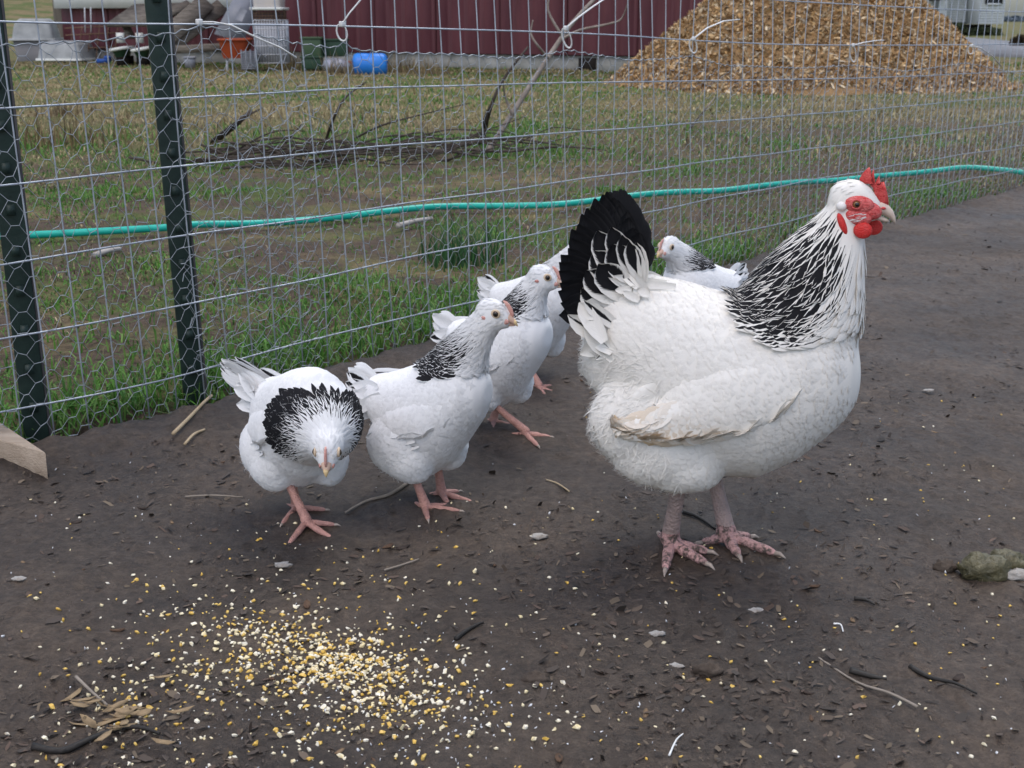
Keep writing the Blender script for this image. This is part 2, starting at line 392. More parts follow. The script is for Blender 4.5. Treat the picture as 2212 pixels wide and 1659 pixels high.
hedge_m = M('dark hedge leaves', (.02, .03, .014), .8, .2, (.05, .06, .025), 3)
def shrub(px, py, Y, rx, rz, mat, label, seed, cat='shrub', n=500):
    p = at_px(px, py, Y); k = pxm(Y); t = tag(empty('shrub', (p[0], Y, 0)), label, cat)
    mb = MB(); mb.tube([(0, 0, -.2), (.02, 0, rz * k * .6)], [.05, .02]); mb.build('trunk', dark, t)
    leaf_cloud('crown', (0, 0, rz * k * .8), (rx * k, rx * k * .6, rz * k), n, .12, mat, t, seed); return t
shrub(953, 33, 46.2, 14, 7, hedge_m, 'low dark shrub against the foot of the white house, next to the wood chip pile', 3, n=900)
shrub(985, 33, 46.4, 17, 4.2, hedge_m, 'low clipped shrub under the window of the white house', 4, n=700)
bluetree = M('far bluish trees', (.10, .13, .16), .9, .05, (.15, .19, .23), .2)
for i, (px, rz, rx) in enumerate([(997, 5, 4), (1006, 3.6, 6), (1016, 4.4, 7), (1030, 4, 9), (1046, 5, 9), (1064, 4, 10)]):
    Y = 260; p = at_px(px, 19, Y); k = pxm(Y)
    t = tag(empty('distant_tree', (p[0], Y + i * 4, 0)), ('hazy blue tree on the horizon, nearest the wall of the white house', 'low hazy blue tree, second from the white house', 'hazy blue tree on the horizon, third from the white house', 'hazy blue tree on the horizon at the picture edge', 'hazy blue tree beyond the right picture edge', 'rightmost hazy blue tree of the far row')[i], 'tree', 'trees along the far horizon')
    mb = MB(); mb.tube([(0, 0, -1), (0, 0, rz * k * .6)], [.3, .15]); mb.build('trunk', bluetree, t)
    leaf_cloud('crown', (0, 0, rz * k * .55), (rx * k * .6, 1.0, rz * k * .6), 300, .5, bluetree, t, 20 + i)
fieldhedge = M('brown ditch weeds', (.045, .03, .022), .9, .1, (.07, .06, .03), 2)
shrub(1021, 42, 27.5, 9, 5, fieldhedge, 'dark brown weeds on the verge of the driveway at the right edge', 6, 'weeds', 600)

# trees at the left
bark = M('grey bark', (.10, .09, .075), .9, .1, (.19, .17, .15), 5, .6, 20, stretch=(1, 1, .2))
for px, r, Y, lean, lab in ((60, 6.2, 24.0, .01, 'grey tree trunk standing behind the barn corner'), (42.5, 1.2, 46.0, -.06, 'thin dark sapling on the grassy bank at the left')):
    p = at_px(px, 19, Y); k = pxm(Y); hgt = 7.0 if r > 3 else 4
    z0 = float(yard_h(np.array([p[0]]), np.array([Y]))[0])
    t = tag(empty('tree', (p[0], Y, z0 - .1)), lab, 'tree')
    mb = MB(); mb.tube([(0, 0, -.3), (0, 0, .1), (lean * 2, 0, 1.5), (lean * 4, .05, 3.5), (lean * 6, 0, hgt)], [r * k * 1.35, r * k * 1.1, r * k, r * k * .85, r * k * .5], 14); mb.build('trunk', bark, t, True)
    rs = np.random.RandomState(5); mb = MB()
    for i in range(16):
        z = rs.uniform(.4, 1) * hgt; an = rs.uniform(0, 6.28); L = rs.uniform(.8, 2.2)
        q = [(lean * 5, 0, z)]
        for j in range(1, 5): q.append((lean * 5 + math.cos(an) * L * j / 4 + rs.normal() * .05, math.sin(an) * L * j / 4 + rs.normal() * .05, z + L * .6 * j / 4))
        mb.tube(q, [r * k * .3 * (1 - j / 5.5) for j in range(5)], 5)
        for b in range(4):
            s0 = Vector(q[2 + b % 3]); mb.tube([s0, s0 + Vector((rs.normal() * .4, rs.normal() * .4, .5))], [.012, .004], 4)
    mb.build('crown', bark, t)

# ------------------------------------------------------------------ wood chip pile
MC = np.array((2.62, 11.9)); MR = 1.72; MH = 1.5
def mound_h(dx, dy):
    r = np.hypot(dx, dy) / MR; an = np.arctan2(dy, dx)
    wob = 1 + .08 * np.sin(an * 3 + 1) + .05 * np.sin(an * 7)
    z = MH * np.clip(1 - r / wob, -.05, 1)
    return z + (vnoise(dx, dy, 1.8, 6, 4) - .5) * .42 * np.clip(1.1 - r, 0, 1) - .12 * np.exp(-(r / .15) ** 2)
t = np.linspace(-2.1, 2.1, 90); X, Y = np.meshgrid(t, t); Z = mound_h(X, Y)
idx = np.arange(8100).reshape(90, 90); Fq = np.stack([idx[:-1, :-1], idx[:-1, 1:], idx[1:, 1:], idx[1:, :-1]], -1).reshape(-1, 4)
pile = tag(empty('wood_chip_pile', (MC[0], MC[1], 0)), 'tall heap of orange brown wood chips in the yard', 'wood chips')
chip_base = M('packed wood chips', (.19, .115, .055), .9, .1, (.34, .22, .11), 30, .8, 60)
put('heap', mesh_np('heap', np.stack([X, Y, Z], -1).reshape(-1, 3), Fq), chip_base, pile)
chips_m = vcol_mat('wood chip', .8, .15)
def chips(n, seed, fx, fy, fz, L, Wd, pal, tilt=.9):
    rs = np.random.RandomState(seed)
    p = np.stack([fx, fy, fz], -1)
    a = rs.normal(size=(n, 3)); a[:, 2] *= tilt; a /= np.linalg.norm(a, axis=1)[:, None]
    up = np.array([0, 0, 1.0]) + rs.normal(size=(n, 3)) * .55 * tilt
    b = np.cross(a, up); b /= np.linalg.norm(b, axis=1)[:, None] + 1e-6; c = np.cross(b, a)
    l = (L * rs.uniform(.4, 1.3, n))[:, None]; w = (Wd * rs.uniform(.4, 1.3, n))[:, None]; k = (rs.uniform(-.5, .5, n))[:, None] * l
    V = np.stack([p - a * l - b * w * .6, p - a * l + b * w, p + c * k * .5 - b * w, p + c * k * .5 + b * w, p + a * l - b * w, p + a * l + b * w * .5], 1)
    base = np.arange(n)[:, None] * 6
    Fq = np.concatenate([base + np.array([0, 2, 3, 1]), base + np.array([2, 4, 5, 3])])
    cs = np.array(pal)[rs.choice(len(pal), n)] * rs.uniform(.7, 1.25, (n, 1))
    col = np.concatenate([np.repeat(cs, 6, 0), np.ones((6 * n, 1))], 1)
    return V.reshape(-1, 3), Fq, col
n = 30000; rs = np.random.RandomState(2)
an = rs.uniform(0, 2 * math.pi, n); rr = MR * np.sqrt(rs.uniform(0, 1.1, n)); fx = rr * np.cos(an); fy = rr * np.sin(an)
keep = (fy < .75); fx = fx[keep]; fy = fy[keep]; n = len(fx)
fz = np.maximum(mound_h(fx, fy), 0) + rs.uniform(.0, .03, n)
chip_pal = [(.42, .255, .11), (.50, .34, .17), (.32, .19, .085), (.56, .42, .25), (.38, .23, .105), (.25, .16, .085), (.60, .49, .33), (.46, .32, .17), (.36, .30, .22)]
V, Fq, col = chips(n, 3, fx, fy, fz, .026, .0095, chip_pal)
o = put('chips', mesh_np('chips', V, Fq, col=col, smooth=False), chips_m, pile); o['kind'] = 'stuff'

# ------------------------------------------------------------------ junk along the barn
def pl(px, py0, py1, Y):
    "bottom centre and size per pixel of a thing seen between two heights at distance Y"
    k = pxm(Y); p = at_px(px, py1, Y); return (p[0], Y, max(p[2], 0)), k
def gy(py): return float(G(512 / K, py / K)[1])
plastic = M('grey white kennel plastic', (.24, .25, .25), .6, .3, (.38, .39, .39), 5, .1, 20)
plastic2 = M('grey kennel base plastic', (.16, .16, .17), .6, .3, (.22, .21, .21), 4)
green_p = M('dark green plastic', (.025, .06, .035), .5, .3); blue_p = M('bright blue drum plastic', (.012, .17, .62), .35, .4, (.03, .23, .68), 3)
orange_p = M('orange tub plastic', (.36, .062, .018), .55, .3, (.26, .045, .014), 6); white_w = M('white coated wire', (.62, .63, .66), .5, .3)  # tub orange is darkened, its shade put into the colour
rust = M('rusty wire', (.12, .07, .045), .8, .2, (.2, .13, .09), 20); galv_sheet = M('dull galvanised sheet', (.19, .20, .23), .5, .4, (.26, .27, .30), 3)

def shell(mb, poly0, poly1, z0, z1, th, m=0, cap=True):
    n = len(poly0); V = [(x, y, z0) for x, y in poly0] + [(x, y, z1) for x, y in poly1]
    Fs = [(i, (i + 1) % n, n + (i + 1) % n, n + i) for i in range(n)]
    if cap: Fs.append(tuple(range(n, 2 * n)))
    mb.add(V, Fs, m); return mb
def rrect(w, d, r, n=4):
    P = []
    for cx, cy, a0 in ((w / 2 - r, d / 2 - r, 0), (-w / 2 + r, d / 2 - r, 90), (-w / 2 + r, -d / 2 + r, 180), (w / 2 - r, -d / 2 + r, 270)):
        for i in range(n + 1):
            a = math.radians(a0 + 90 * i / n); P.append((cx + r * math.cos(a), cy + r * math.sin(a)))
    return P
# whole dog kennel: base tub, flange, domed top
Y = gy(62); c, k = pl(34, 19, 62, Y); w_ = 44 * k; h_ = 43 * k
t = tag(empty('dog_kennel', (c[0], Y + .2, 0), .15), 'tall two part plastic dog kennel with grey base standing left of the barn', 'kennel')
mb = MB(); shell(mb, rrect(w_ * .8, .55, .06), rrect(w_ * .92, .62, .06), 0, h_ * .5, .01); mb.build('base', plastic2, t)
mb = MB(); shell(mb, rrect(w_ * 1.06, .70, .05), rrect(w_ * 1.06, .70, .05), h_ * .50, h_ * .545, .01); mb.build('flange', plastic, t)
mb = MB()
for a, b, z0, z1, cp in ((.95, .90, .545, .70, 0), (.90, .82, .70, .88, 0), (.82, .70, .88, .96, 0), (.70, .58, .96, 1.0, 1)):
    shell(mb, rrect(w_ * a, .62 * a, .06), rrect(w_ * b, .62 * b, .06), h_ * z0, h_ * z1, .01, cap=bool(cp))
mb.build('top', plastic, t, True)
# the loose half shell
Y = gy(62.5); c, k = pl(73, 40, 62, Y); w_ = 46 * k; h_ = 19 * k
t = tag(empty('kennel_top', (c[0], Y - .2, .04), -.1), 'low upturned kennel half shell lying in front of the tall kennel', 'kennel')
mb = MB()
for a, b, z0, z1, cp in ((1.0, .95, .10, .45, 0), (.95, .86, .45, .8, 0), (.86, .72, .8, .95, 0), (.72, .55, .95, 1.0, 1)):
    shell(mb, rrect(w_ * a, .6 * a, .07), rrect(w_ * b, .6 * b, .07), h_ * z0, h_ * z1, .01, cap=bool(cp))
mb.build('shell', plastic, t, True)
mb = MB(); shell(mb, rrect(w_ * 1.05, .66, .06), rrect(w_ * 1.05, .66, .06), 0, h_ * .1, .01); mb.build('rim', white_trim, t)
# rusty wire rack
Y = 18.0; c, k = pl(91, 28, 47, Y)
t = tag(empty('wire_rack', (c[0], Y, 0)), 'rusty open wire rack leaning between the kennels and the barn wall', 'rack')
for i in range(4):
    mb = MB(); z = .18 + i * .09; mb.tube([(-.33, 0, z), (.33, .05, z + .03)], .008, 4); mb.build('rail', rust, t)
for i in range(6):
    mb = MB(); x = -.3 + i * .12; mb.tube([(x, -.05, .0), (x + .05, .1, .50 - .02 * (i % 3))], .007, 4); mb.build('bar', rust, t)
for x in (-.06, .02):
    mb = MB(); mb.tube([(x, 0, .4), (x + .02, 0, .72)], .008, 4); mb.build('post', white_w, t)
# two white rimmed feeder basins
for j, (px, py0, py1, w0, lab) in enumerate(((122, 36, 49, 16, 'white rimmed dark basin left of the second fence post'), (142, 37, 50, 17, 'tilted white rimmed basin half hidden by the second fence post'))):
    Y = 16.6 - j * .1; c, k = pl(px, py0, py1, Y); t = tag(empty('feed_basin', (c[0], Y, .12), .2 * j), lab, 'basin')
    w0 *= k; hh = 8 * k
    mb = MB(); shell(mb, rrect(w0 * .6, .3, .05), rrect(w0, .42, .08), 0, hh, .01, cap=False); mb.build('bowl', green_p, t, True)
    mb = MB(); P = rrect(w0 * 1.05, .45, .09); mb.tube([(x, y, hh + .02 * math.sin(x * 9)) for x, y in P + P[:1]], .022, 6); mb.build('rim', white_trim, t, True)
    mb = MB(); mb.box((-.02, .05, hh + .13), (.09, .07, .12)); mb.build('white_block', white_trim, t)
    mb = MB(); mb.box((0, .1, -.05), (w0 * .7, .3, .12)); mb.build('stand', dark, t)
# weathered boards
def plank(label, a, b, w, th, mat=woodg, roll=0):
    a = Vector(a); b = Vector(b); d = b - a; q = d.to_track_quat('X', 'Z'); R = q.to_matrix() @ Matrix.Rotation(roll, 3, 'X')
    mb = MB(); mb.box((0, 0, 0), (d.length, w, th), R)
    o = mb.build('plank', mat, None); o.location = (a + b) / 2; return tag(o, label, 'plank', 'planks leaning on the barn')
def ap(px, py, Y): p = at_px(px, py, Y); return (p[0], p[1], p[2])
plank('short grey roof board lying level left of the second post', ap(121, 15.5, 17.1), ap(172, 14.5, 16.4), .5, .05, woodg, .5)
plank('wide weathered plank leaning steeply beside the second post', ap(166, 38, 15.8), ap(207, 2, 16.4), .22, .05, woodg, .9)
plank('brown plank leaning behind the wide weathered one', ap(170, 46, 15.8), ap(222, 6, 16.6), .18, .05, woodg, .9)
plank('narrow plank propped under the leaning boards', ap(158, 18, 16.2), ap(190, 4, 16.6), .12, .04, woodg, .6)
plank('short upright grey board behind the white basins', ap(126, 26, 17.0), ap(131, 38, 16.8), .1, .03, woodg, 0)
plank('low plank lying at the foot of the leaning boards', ap(172, 50, 15.6), ap(222, 47, 15.6), .15, .09, woodg, 0)
Y = 15.6; mb = MB(); a = ap(222, 36, Y); k = pxm(Y)
mb.add([ap(214, 34, Y), ap(243, 42, Y), ap(262, 0, Y + .5), ap(240, -14, Y + .5), ap(214, 34, Y + .03), ap(243, 42, Y + .03), ap(262, 0, Y + .53), ap(240, -14, Y + .53)],
       [(0, 1, 2, 3), (7, 6, 5, 4), (0, 4, 5, 1), (1, 5, 6, 2), (2, 6, 7, 3), (3, 7, 4, 0)])
tag(mb.build('metal_sheet', galv_sheet), 'blue grey metal sheet leaning on the barn left of the white cages', 'metal sheet')
# cages
def wire_box(t, w, d, h, nx, nz, r, mat, z0=0, name='wire'):
    for f in range(4):
        R = Matrix.Rotation(f * math.pi / 2, 3, 'Z'); L = w if f % 2 == 0 else d; D = d if f % 2 == 0 else w
        for i in range(nx + 1):
            x = -L / 2 + L * i / nx; mb = MB(); mb.tube([R @ Vector((x, -D / 2, z0)), R @ Vector((x, -D / 2, z0 + h))], r, 3); mb.build(name, mat, t)
        for i in range(nz + 1):
            z = z0 + h * i / nz; mb = MB(); mb.tube([R @ Vector((-L / 2, -D / 2, z)), R @ Vector((L / 2, -D / 2, z))], r * 1.3, 3); mb.build(name, mat, t)
Y = 15.0; k = pxm(Y); p = at_px(273, 62, Y)
t = tag(empty('wire_cage', (p[0], Y, 0), .1), 'tall white wire cage standing in dry grass against the barn', 'cage')
zc = H - (62 - 19) * k; w_ = 32 * k
wire_box(t, w_, .4, 42 * k, 12, 5, .0045, white_w, max(zc, .02))
mb = MB(); mb.box((0, 0, max(zc, .02) + 21 * k), (w_ * .92, .34, 40 * k)); mb.build('liner', M('dim white plastic liner', (.33, .33, .36), .6, .2, (.42, .42, .46), 4), t)
t2 = tag(empty('wire_basket', (p[0] - .01, Y, H - (22 - 19) * k + .005), .1), 'dark wire basket stacked on top of the tall white cage', 'basket')
wire_box(t2, w_ * .95, .38, 11 * k, 10, 4, .004, rust, 0)
mb = MB(); mb.box((0, 0, 5 * k), (w_ * .9, .34, 9 * k)); mb.build('liner', M('brown basket content', (.10, .07, .07), .9), t2)
mb = MB(); mb.prism(rrect(w_ * 1.06, .46, .04), 0, .03)
o = mb.build('tray', white_trim); o.location = (p[0] - .01, Y, H + 8.6 * k); tag(o, 'flat white tray lying on the dark wire basket', 'tray')
mb = MB(); shell(mb, rrect(w_ * .85, .38, .05), rrect(w_ * .92, .42, .05), 0, .28, .01)
o = mb.build('storage_bin', M('cloudy plastic', (.42, .40, .40), .4, .3, (.5, .45, .40), 4), smooth=False); o.location = (p[0] - .01, Y, H + 8.6 * k + .032); tag(o, 'cloudy plastic bin on the white tray atop the cages', 'bin')
Y = 14.7; p = at_px(250, 67, Y); k = pxm(Y)
t = tag(empty('plastic_crate', (p[0], Y, .03), .05), 'small grey slatted crate at the foot of the white cage', 'crate')
for i in range(9):
    mb = MB(); mb.box((0, -.1 + .002 * i, .02 + i * .022), (14 * k, .006, .012)); mb.build('slat', galv_sheet, t)
for x in (-.5, -.17, .17, .5):
    mb = MB(); mb.box((x * 14 * k, -.088, .11), (.012, .014, .22)); mb.build('upright', galv_sheet, t)
mb = MB(); mb.box((0, .0, .1), (13 * k, .15, .19)); mb.build('body', plastic2, t)
# orange tub
Y = 15.1; p = at_px(236, 50, Y); k = pxm(Y)
t = tag(empty('wheelbarrow_tub', (p[0], Y, .15), .1), 'orange plastic tub tipped against the junk by the barn', 'tub')
mb = MB(); shell(mb, rrect(24 * k, .4, .06), rrect(31 * k, .5, .08), 0, 18 * k, .01, cap=False)
mb.add([(x, y, .01) for x, y in rrect(24 * k, .4, .06)], [tuple(range(20))]); mb.build('bowl', orange_p, t, True)
mb = MB(); P = rrect(31.5 * k, .51, .08); mb.tube([(x, y, 18 * k) for x, y in P + P[:1]], .016, 6); mb.build('rim', orange_p, t, True)
for x in (-.1, .1):
    mb = MB(); mb.tube([(x, -.1, -.15), (x * .9, -.08, .02)], .016, 6); mb.build('leg', white_w, t)
# bucket
Y = 14.9; p = at_px(190, 63, Y); k = pxm(Y)
t = tag(empty('bucket', (p[0], Y, .05)), 'pale grey bucket in the grass just right of the second post', 'bucket')
mb = MB(); mb.loft([((0, 0, 0), (5 * k, 0, 0), (0, 5 * k, 0)), ((0, 0, 10 * k), (6.2 * k, 0, 0), (0, 6.2 * k, 0))], 16); mb.build('body', galv_sheet, t, True)
mb = MB(); mb.tube([(6.2 * k * math.cos(a), 6.2 * k * math.sin(a), 10 * k) for a in np.linspace(0, 2 * math.pi, 17)], .01, 5); mb.build('rim', galv_sheet, t, True)
# green boxes
for px, py0, py1, w0, Y, lab, lt in ((312, 38, 56, 20, 14.9, 'olive green box with an open front standing on the lower green box', .05), (335, 40, 56, 25, 15.1, 'dark green box beside the olive one at the barn wall', 0), (312, 57, 69, 20, 14.8, 'lower green box in the grass under the olive box', 0)):
    k = pxm(Y); z1 = H - (py0 - 19) * k; z0 = max(H - (py1 - 19) * k, 0); p = at_px(px, py1, Y)
    t = tag(empty('green_box', (p[0], Y, z0), .05), lab, 'box')
    gm = green_p if not lt else M('olive plastic', (.055, .095, .05), .5, .3)
    mb = MB(); mb.box((0, .1, (z1 - z0) / 2), (w0 * k, .3, z1 - z0)); mb.build('body', gm, t, bevel=.012)
    mb = MB(); mb.box((0, .1, z1 - z0 + .004), (w0 * k + .03, .33, .02)); mb.build('lid', gm, t, bevel=.005)
# blue drum lying on its side, end towards us
Y = 13.9; p = at_px(370.5, 76, Y); k = pxm(Y)
t = tag(empty('blue_drum', (p[0], Y, 0), .1), 'bright blue plastic drum on the lawn in front of the barn', 'drum')
secs = []
for x, r in ((-17.5, 6), (-17.2, 8.5), (-15.5, 10.6), (-13, 11.4), (-5, 11.5), (-1, 11.2), (0, 11.5), (5, 11.6), (13, 11.4), (15.5, 10.6), (17.2, 8.5), (17.5, 6)):
    secs.append(((x * k, 0, 11.3 * k), (0, r * k, 0), (0, 0, r * k)))
mb = MB(); mb.loft(secs, 28); mb.build('body', blue_p, t, True)
for x in (-17.8, 17.8):
    mb = MB(); mb.loft([((x * k, .05, 15 * k), (0, .03, 0), (0, 0, .03)), ((x * k * 1.02, .05, 15 * k), (0, .028, 0), (0, 0, .028))], 10); mb.build('bung', blue_p, t)
# grey bag and red scrap by the boxes
Y = 14.3; p = at_px(338, 72, Y); k = pxm(Y)
mb = MB(); mb.ball((0, 0, .09), (15 * k, .2, 7.5 * k), 14, 9); me = mb.mesh('sack', True)
for v in me.vertices: v.co *= 1 + .12 * math.sin(v.co.x * 40) * math.cos(v.co.z * 50)
o = put('plastic_sack', me, M('hazy plastic sack', (.24, .26, .32), .35, .4, (.33, .33, .38), 9)); o.location = (p[0], Y, 0); tag(o, 'slumped bluish plastic sack between the green boxes and the blue drum', 'sack')
Y = 14.7
mb = MB(); mb.box((0, 0, .0), (11 * k, .08, 5 * k), Matrix.Rotation(.3, 3, 'Y')); o = mb.build('red_scrap', M('faded red plastic', (.30, .08, .075), .6), bevel=.01); o.location = ap(349, 61, Y); o.location.z = .1
tag(o, 'faded red plastic scrap behind the blue drum', 'scrap')
Y = 17.3; k = pxm(Y); p = at_px(104, 62, Y)
mb = MB(); mb.box((0, 0, 0), (.16, .12, .05)); mb.ball((.05, 0, .04), (.05, .05, .03), 8, 5); o = mb.build('blue_scrap', M('blue plastic scrap', (.02, .08, .32), .5)); o.location = (p[0], Y, .05); tag(o, 'small blue plastic piece beside the low kennel shell', 'scrap')

# ------------------------------------------------------------------ fence: posts, welded wire, chicken wire, ties
post_m = M('dark green post paint', (.012, .026, .022), .45, .35, (.022, .042, .034), 30, .15, 60)
postedge = M('pale post edge', (.05, .05, .055), .5, .4, (.09, .085, .085), 20)  # edge strip, paler and greyer than the post paint
wire_m = M('galvanised wire', (.50, .54, .60), .4, .5, (.36, .39, .44), 40, metal=.35)
chick_m = M('thin galvanised netting', (.40, .43, .46), .4, .5, (.24, .26, .28), 30, metal=.3)
tie_m = M('white nylon', (.72, .72, .70), .4, .4)
LEAN_S = [-.6, 0, 1.3, 2.0, 3.0, 4.5]; LEAN_V = [-.04, -.036, -.05, -.02, .055, .06]
def lean(s): return float(np.interp(s, LEAN_S, LEAN_V))
def wob(s, z): return .010 * math.sin(s * 5.1 + 1) * z + .006 * math.sin(s * 13 + z * 6)
for (s0, n0, lab) in ((.0, -.030, 'dark green steel post at the left edge, nearest the camera'), (.268, -.030, 'dark green steel post with a pale edge, second from the left')):
    p = fw(s0, n0, 0); t = tag(empty('fence_post', (p[0], p[1], 0), math.atan2(FT[1], FT[0]) - .45), lab, 'post', 'posts holding up the wire fence')
    ln = -.010 if s0 < .1 else -.026; top = 1.35
    def bar(x0, x1, y0, y1, z0=-.25, z1=top, m=post_m, nm='flange'):
        mb = MB(); V = []
        for z in (z0, z1):
            for x, y in ((x0, y0), (x1, y0), (x1, y1), (x0, y1)): V.append((x + ln * z, y, z))
        mb.add(V, [(3, 2, 1, 0), (4, 5, 6, 7), (0, 1, 5, 4), (1, 2, 6, 5), (2, 3, 7, 6), (3, 0, 4, 7)]); return mb.build(nm, m, t, bevel=.0012)
    bar(-.0165, .0165, -.004, .004); bar(-.003, .003, .0042, .034, nm='web'); bar(.0167, .0205, -.003, .007, m=postedge, nm='edge_strip')
    for i in range(22):
        z = .05 + i * .055; mb = MB(); mb.box((ln * z, -.0065, z), (.012, .007, .014), taper=.8); mb.build('stud', post_m, t)

rowpx = {'A': [(-140, 14), (15, 23), (302, 25), (586, 33), (727, 43), (820, 45.5), (966, 45), (1024, 44), (1150, 41)],
         'B': [(-140, 116), (17, 107), (335, 89), (586, 82), (700, 81), (875, 78), (1024, 71), (1150, 65)],
         'C': [(-140, 199), (26, 182), (335, 150), (586, 131), (852, 111), (1024, 95), (1150, 83)],
         'D': [(-140, 290), (35, 257), (91, 249), (559, 182), (723, 159), (852, 144), (1024, 121), (1150, 104)],
         'E': [(-140, 364), (0, 338), (251, 293), (321, 275), (638, 213), (717, 198), (875, 168), (1024, 145), (1150, 126)],
         'F': [(-140, 442), (0, 412), (224, 367), (321, 334), (481, 302), (671, 248), (802, 218), (889, 195), (1024, 168), (1150, 143)]}
ROWZ = {}
for kx, P in rowpx.items():
    a = np.array(P, float); xs = np.linspace(-140, 1150, 80); ys = np.interp(xs, a[:, 0], a[:, 1])
    ys = np.convolve(np.pad(ys, 4, mode='edge'), np.ones(9) / 9, 'valid')
    q = np.array([FP(x, y) for x, y in zip(xs, ys)]); ROWZ[kx] = (q[:, 0], q[:, 1])
fence = tag(empty('wire_fence', fw(0, 0, 0)), 'galvanised welded wire fence with tall narrow mesh round the pen', 'fence')
fo = Vector(fence.location)
def rowz(kx, s):
    if kx in ROWZ: return np.interp(s, *ROWZ[kx])
    return np.interp(s, *ROWZ['A']) + .1016 * kx
s_arr = np.arange(-.42, 4.55, .06)
for kx in ['F', 'E', 'D', 'C', 'B', 'A', 1, 2, 3, 4]:
    mb = MB(); pts = [Vector(fw(s + lean(s) * rowz(kx, s) * .0, wob(s, rowz(kx, s)) + .0022, rowz(kx, s))) - fo for s in s_arr]
    mb.tube(pts, .00142, 5); mb.build('horizontal_wire', wire_m, fence, True)
i = 0; s = -.40
while s < 4.5:
    ln = lean(s); j = rng.normal() * .0025; pts = []
    for z in (-.02, .12, .25, .38, .5, .62, .78, .95):
        pts.append(Vector(fw(s + ln * (z - .12) + .002 * math.sin(z * 9 + i), wob(s, z), z)) - fo)
    mb = MB(); mb.tube(pts, .00115, 5); mb.build('vertical_wire', wire_m, fence, True); s += .0508 + j; i += 1

# chicken wire: hexagons whose twisted sides lie level
sel = np.array([(-60, 47), (0, 45), (91, 41), (167, 33), (194, 26), (240, 33), (290, 43), (335, 48), (341, 42), (357, 50), (400, 53), (450, 54), (500, 58), (530, 57), (566, 50), (580, 53), (620, 60), (660, 59), (691, 56), (720, 65), (800, 68), (849, 65), (900, 71), (965, 63), (1024, 75), (1100, 76)], float)
sq = np.array([FP(x, y) for x, y in sel])
def seltop(s): return np.interp(s, sq[:, 0], sq[:, 1])
def netting(name, s0, s1, ztop, zbot, amp, seed, noff, px_=.0205, pz=.0300):
    rs = np.random.RandomState(seed); V = []; Fs = []
    nc = int((s1 - s0) / px_); nr = 18; zb = zbot
    jit = {}
    def P(c, r, side):
        key = (c, r, side)
        if key not in jit: jit[key] = rs.normal(size=3)
        ss_ = s0 + c * px_ + (side - .5) * px_ * .48
        fr = (r + .5 * (c % 2)) / nr
        top = ztop(ss_) if callable(ztop) else ztop; z = zb + (top - zb) * fr
        big = vnoise(np.array([ss_ * 6.0]), np.array([z * 7.0 + seed]), 1.0, seed, 2)[0] - .5; big2 = vnoise(np.array([ss_ * 6.0 + 9]), np.array([z * 7.0 + seed]), 1.0, seed + 4, 2)[0] - .5
        return np.array(fw(ss_ + jit[key][0] * .0012 * (1 + amp) + big * .006 * (1 + 3 * amp), noff + wob(ss_, z) + jit[key][1] * .0010 + abs(big2) * .02 * (1 + 2 * amp), z + jit[key][2] * .0012 * (1 + amp) + big2 * .005 * (1 + 3 * amp)))
    def seg(a, b, r, n=3):
        d = b - a; L = np.linalg.norm(d)
        if L < 1e-5: return
        d /= L; u = np.cross(d, (0.3, .2, .93)); u /= np.linalg.norm(u); w = np.cross(d, u); base = len(V)
        for e in (a, b):
            for k in range(n):
                an = 2 * math.pi * k / n; V.append(e + (u * math.cos(an) + w * math.sin(an)) * r)
        for k in range(n): Fs.append((base + k, base + (k + 1) % n, base + n + (k + 1) % n, base + n + k))
    for c in range(nc):
        for r in range(nr + 1):
            if c % 2 and r == nr: continue
            a = P(c, r, 0); b = P(c, r, 1); seg(a - (b - a) * .08, b + (b - a) * .08, .00068)
            if c + 1 < nc:
                for r2 in ((r, r - 1) if c % 2 == 0 else (r, r + 1)):
                    if 0 <= r2 <= nr and not ((c + 1) % 2 and r2 == nr):
                        seg(b, P(c + 1, r2, 0), .00046)
    if callable(ztop):
        prev = None
        for c in range(nc * 2):
            ss_ = s0 + c * px_ / 2; q = np.array(fw(ss_, noff + wob(ss_, .5) + .004, ztop(ss_) + .002 * math.sin(c * 2.4)))
            if prev is not None: seg(prev, q, .0010, 4)
            prev = q
    return put(name, mesh_np(name, np.array(V), np.array(Fs), smooth=True), chick_m)
o = netting('chicken_wire', -.42, 4.3, seltop, .005, .25, 3, .006); tag(o, 'hexagonal chicken wire tied along the lower part of the welded fence', 'netting')
o = netting('chicken_wire', .24, .50, .49, .02, 2.2, 8, .012, .0215, .03); tag(o, 'crumpled overlapping end of chicken wire bunched beside the second post', 'netting')
# zip ties
def zip_tie(label, head, loop, tail):
    mb = MB(); sh, zh = FP(*head); c = Vector(fw(sh, .012, zh)); t = tag(empty('zip_tie', c), label, 'cable tie', 'white cable ties along the fence')
    R = Matrix.Rotation(math.atan2(FT[1], FT[0]), 3, 'Z')
    mb.box((0, 0, 0), (.009, .007, .0085), R); mb.build('head', tie_m, t, bevel=.0015)
    pts = [Vector((0, 0, 0))] + [Vector(fw(*[FP(*q)[0], .018 + .012 * i, FP(*q)[1]])) - c for i, q in enumerate(tail)]
    mb = MB(); mb.tube(pts, .0030, 6, flat=.45); mb.build('tail', tie_m, t, True)
    if loop:
        a = Vector(fw(FP(*loop)[0], .012, FP(*loop)[1])) - c; n_ = 14; pts = []
        side = Vector((FT[0], FT[1], 0)); out = Vector((FN[0], FN[1], 0))
        for i in range(n_ + 1):
            an = math.pi * 2 * i / n_; pts.append(a * (.5 - .5 * math.cos(an)) + side * .0055 * math.sin(an) + out * (.006 * math.sin(an) - .004))
        mb = MB(); mb.tube(pts, .0021, 6, flat=.6, cap=False); mb.build('loop', tie_m, t, True)
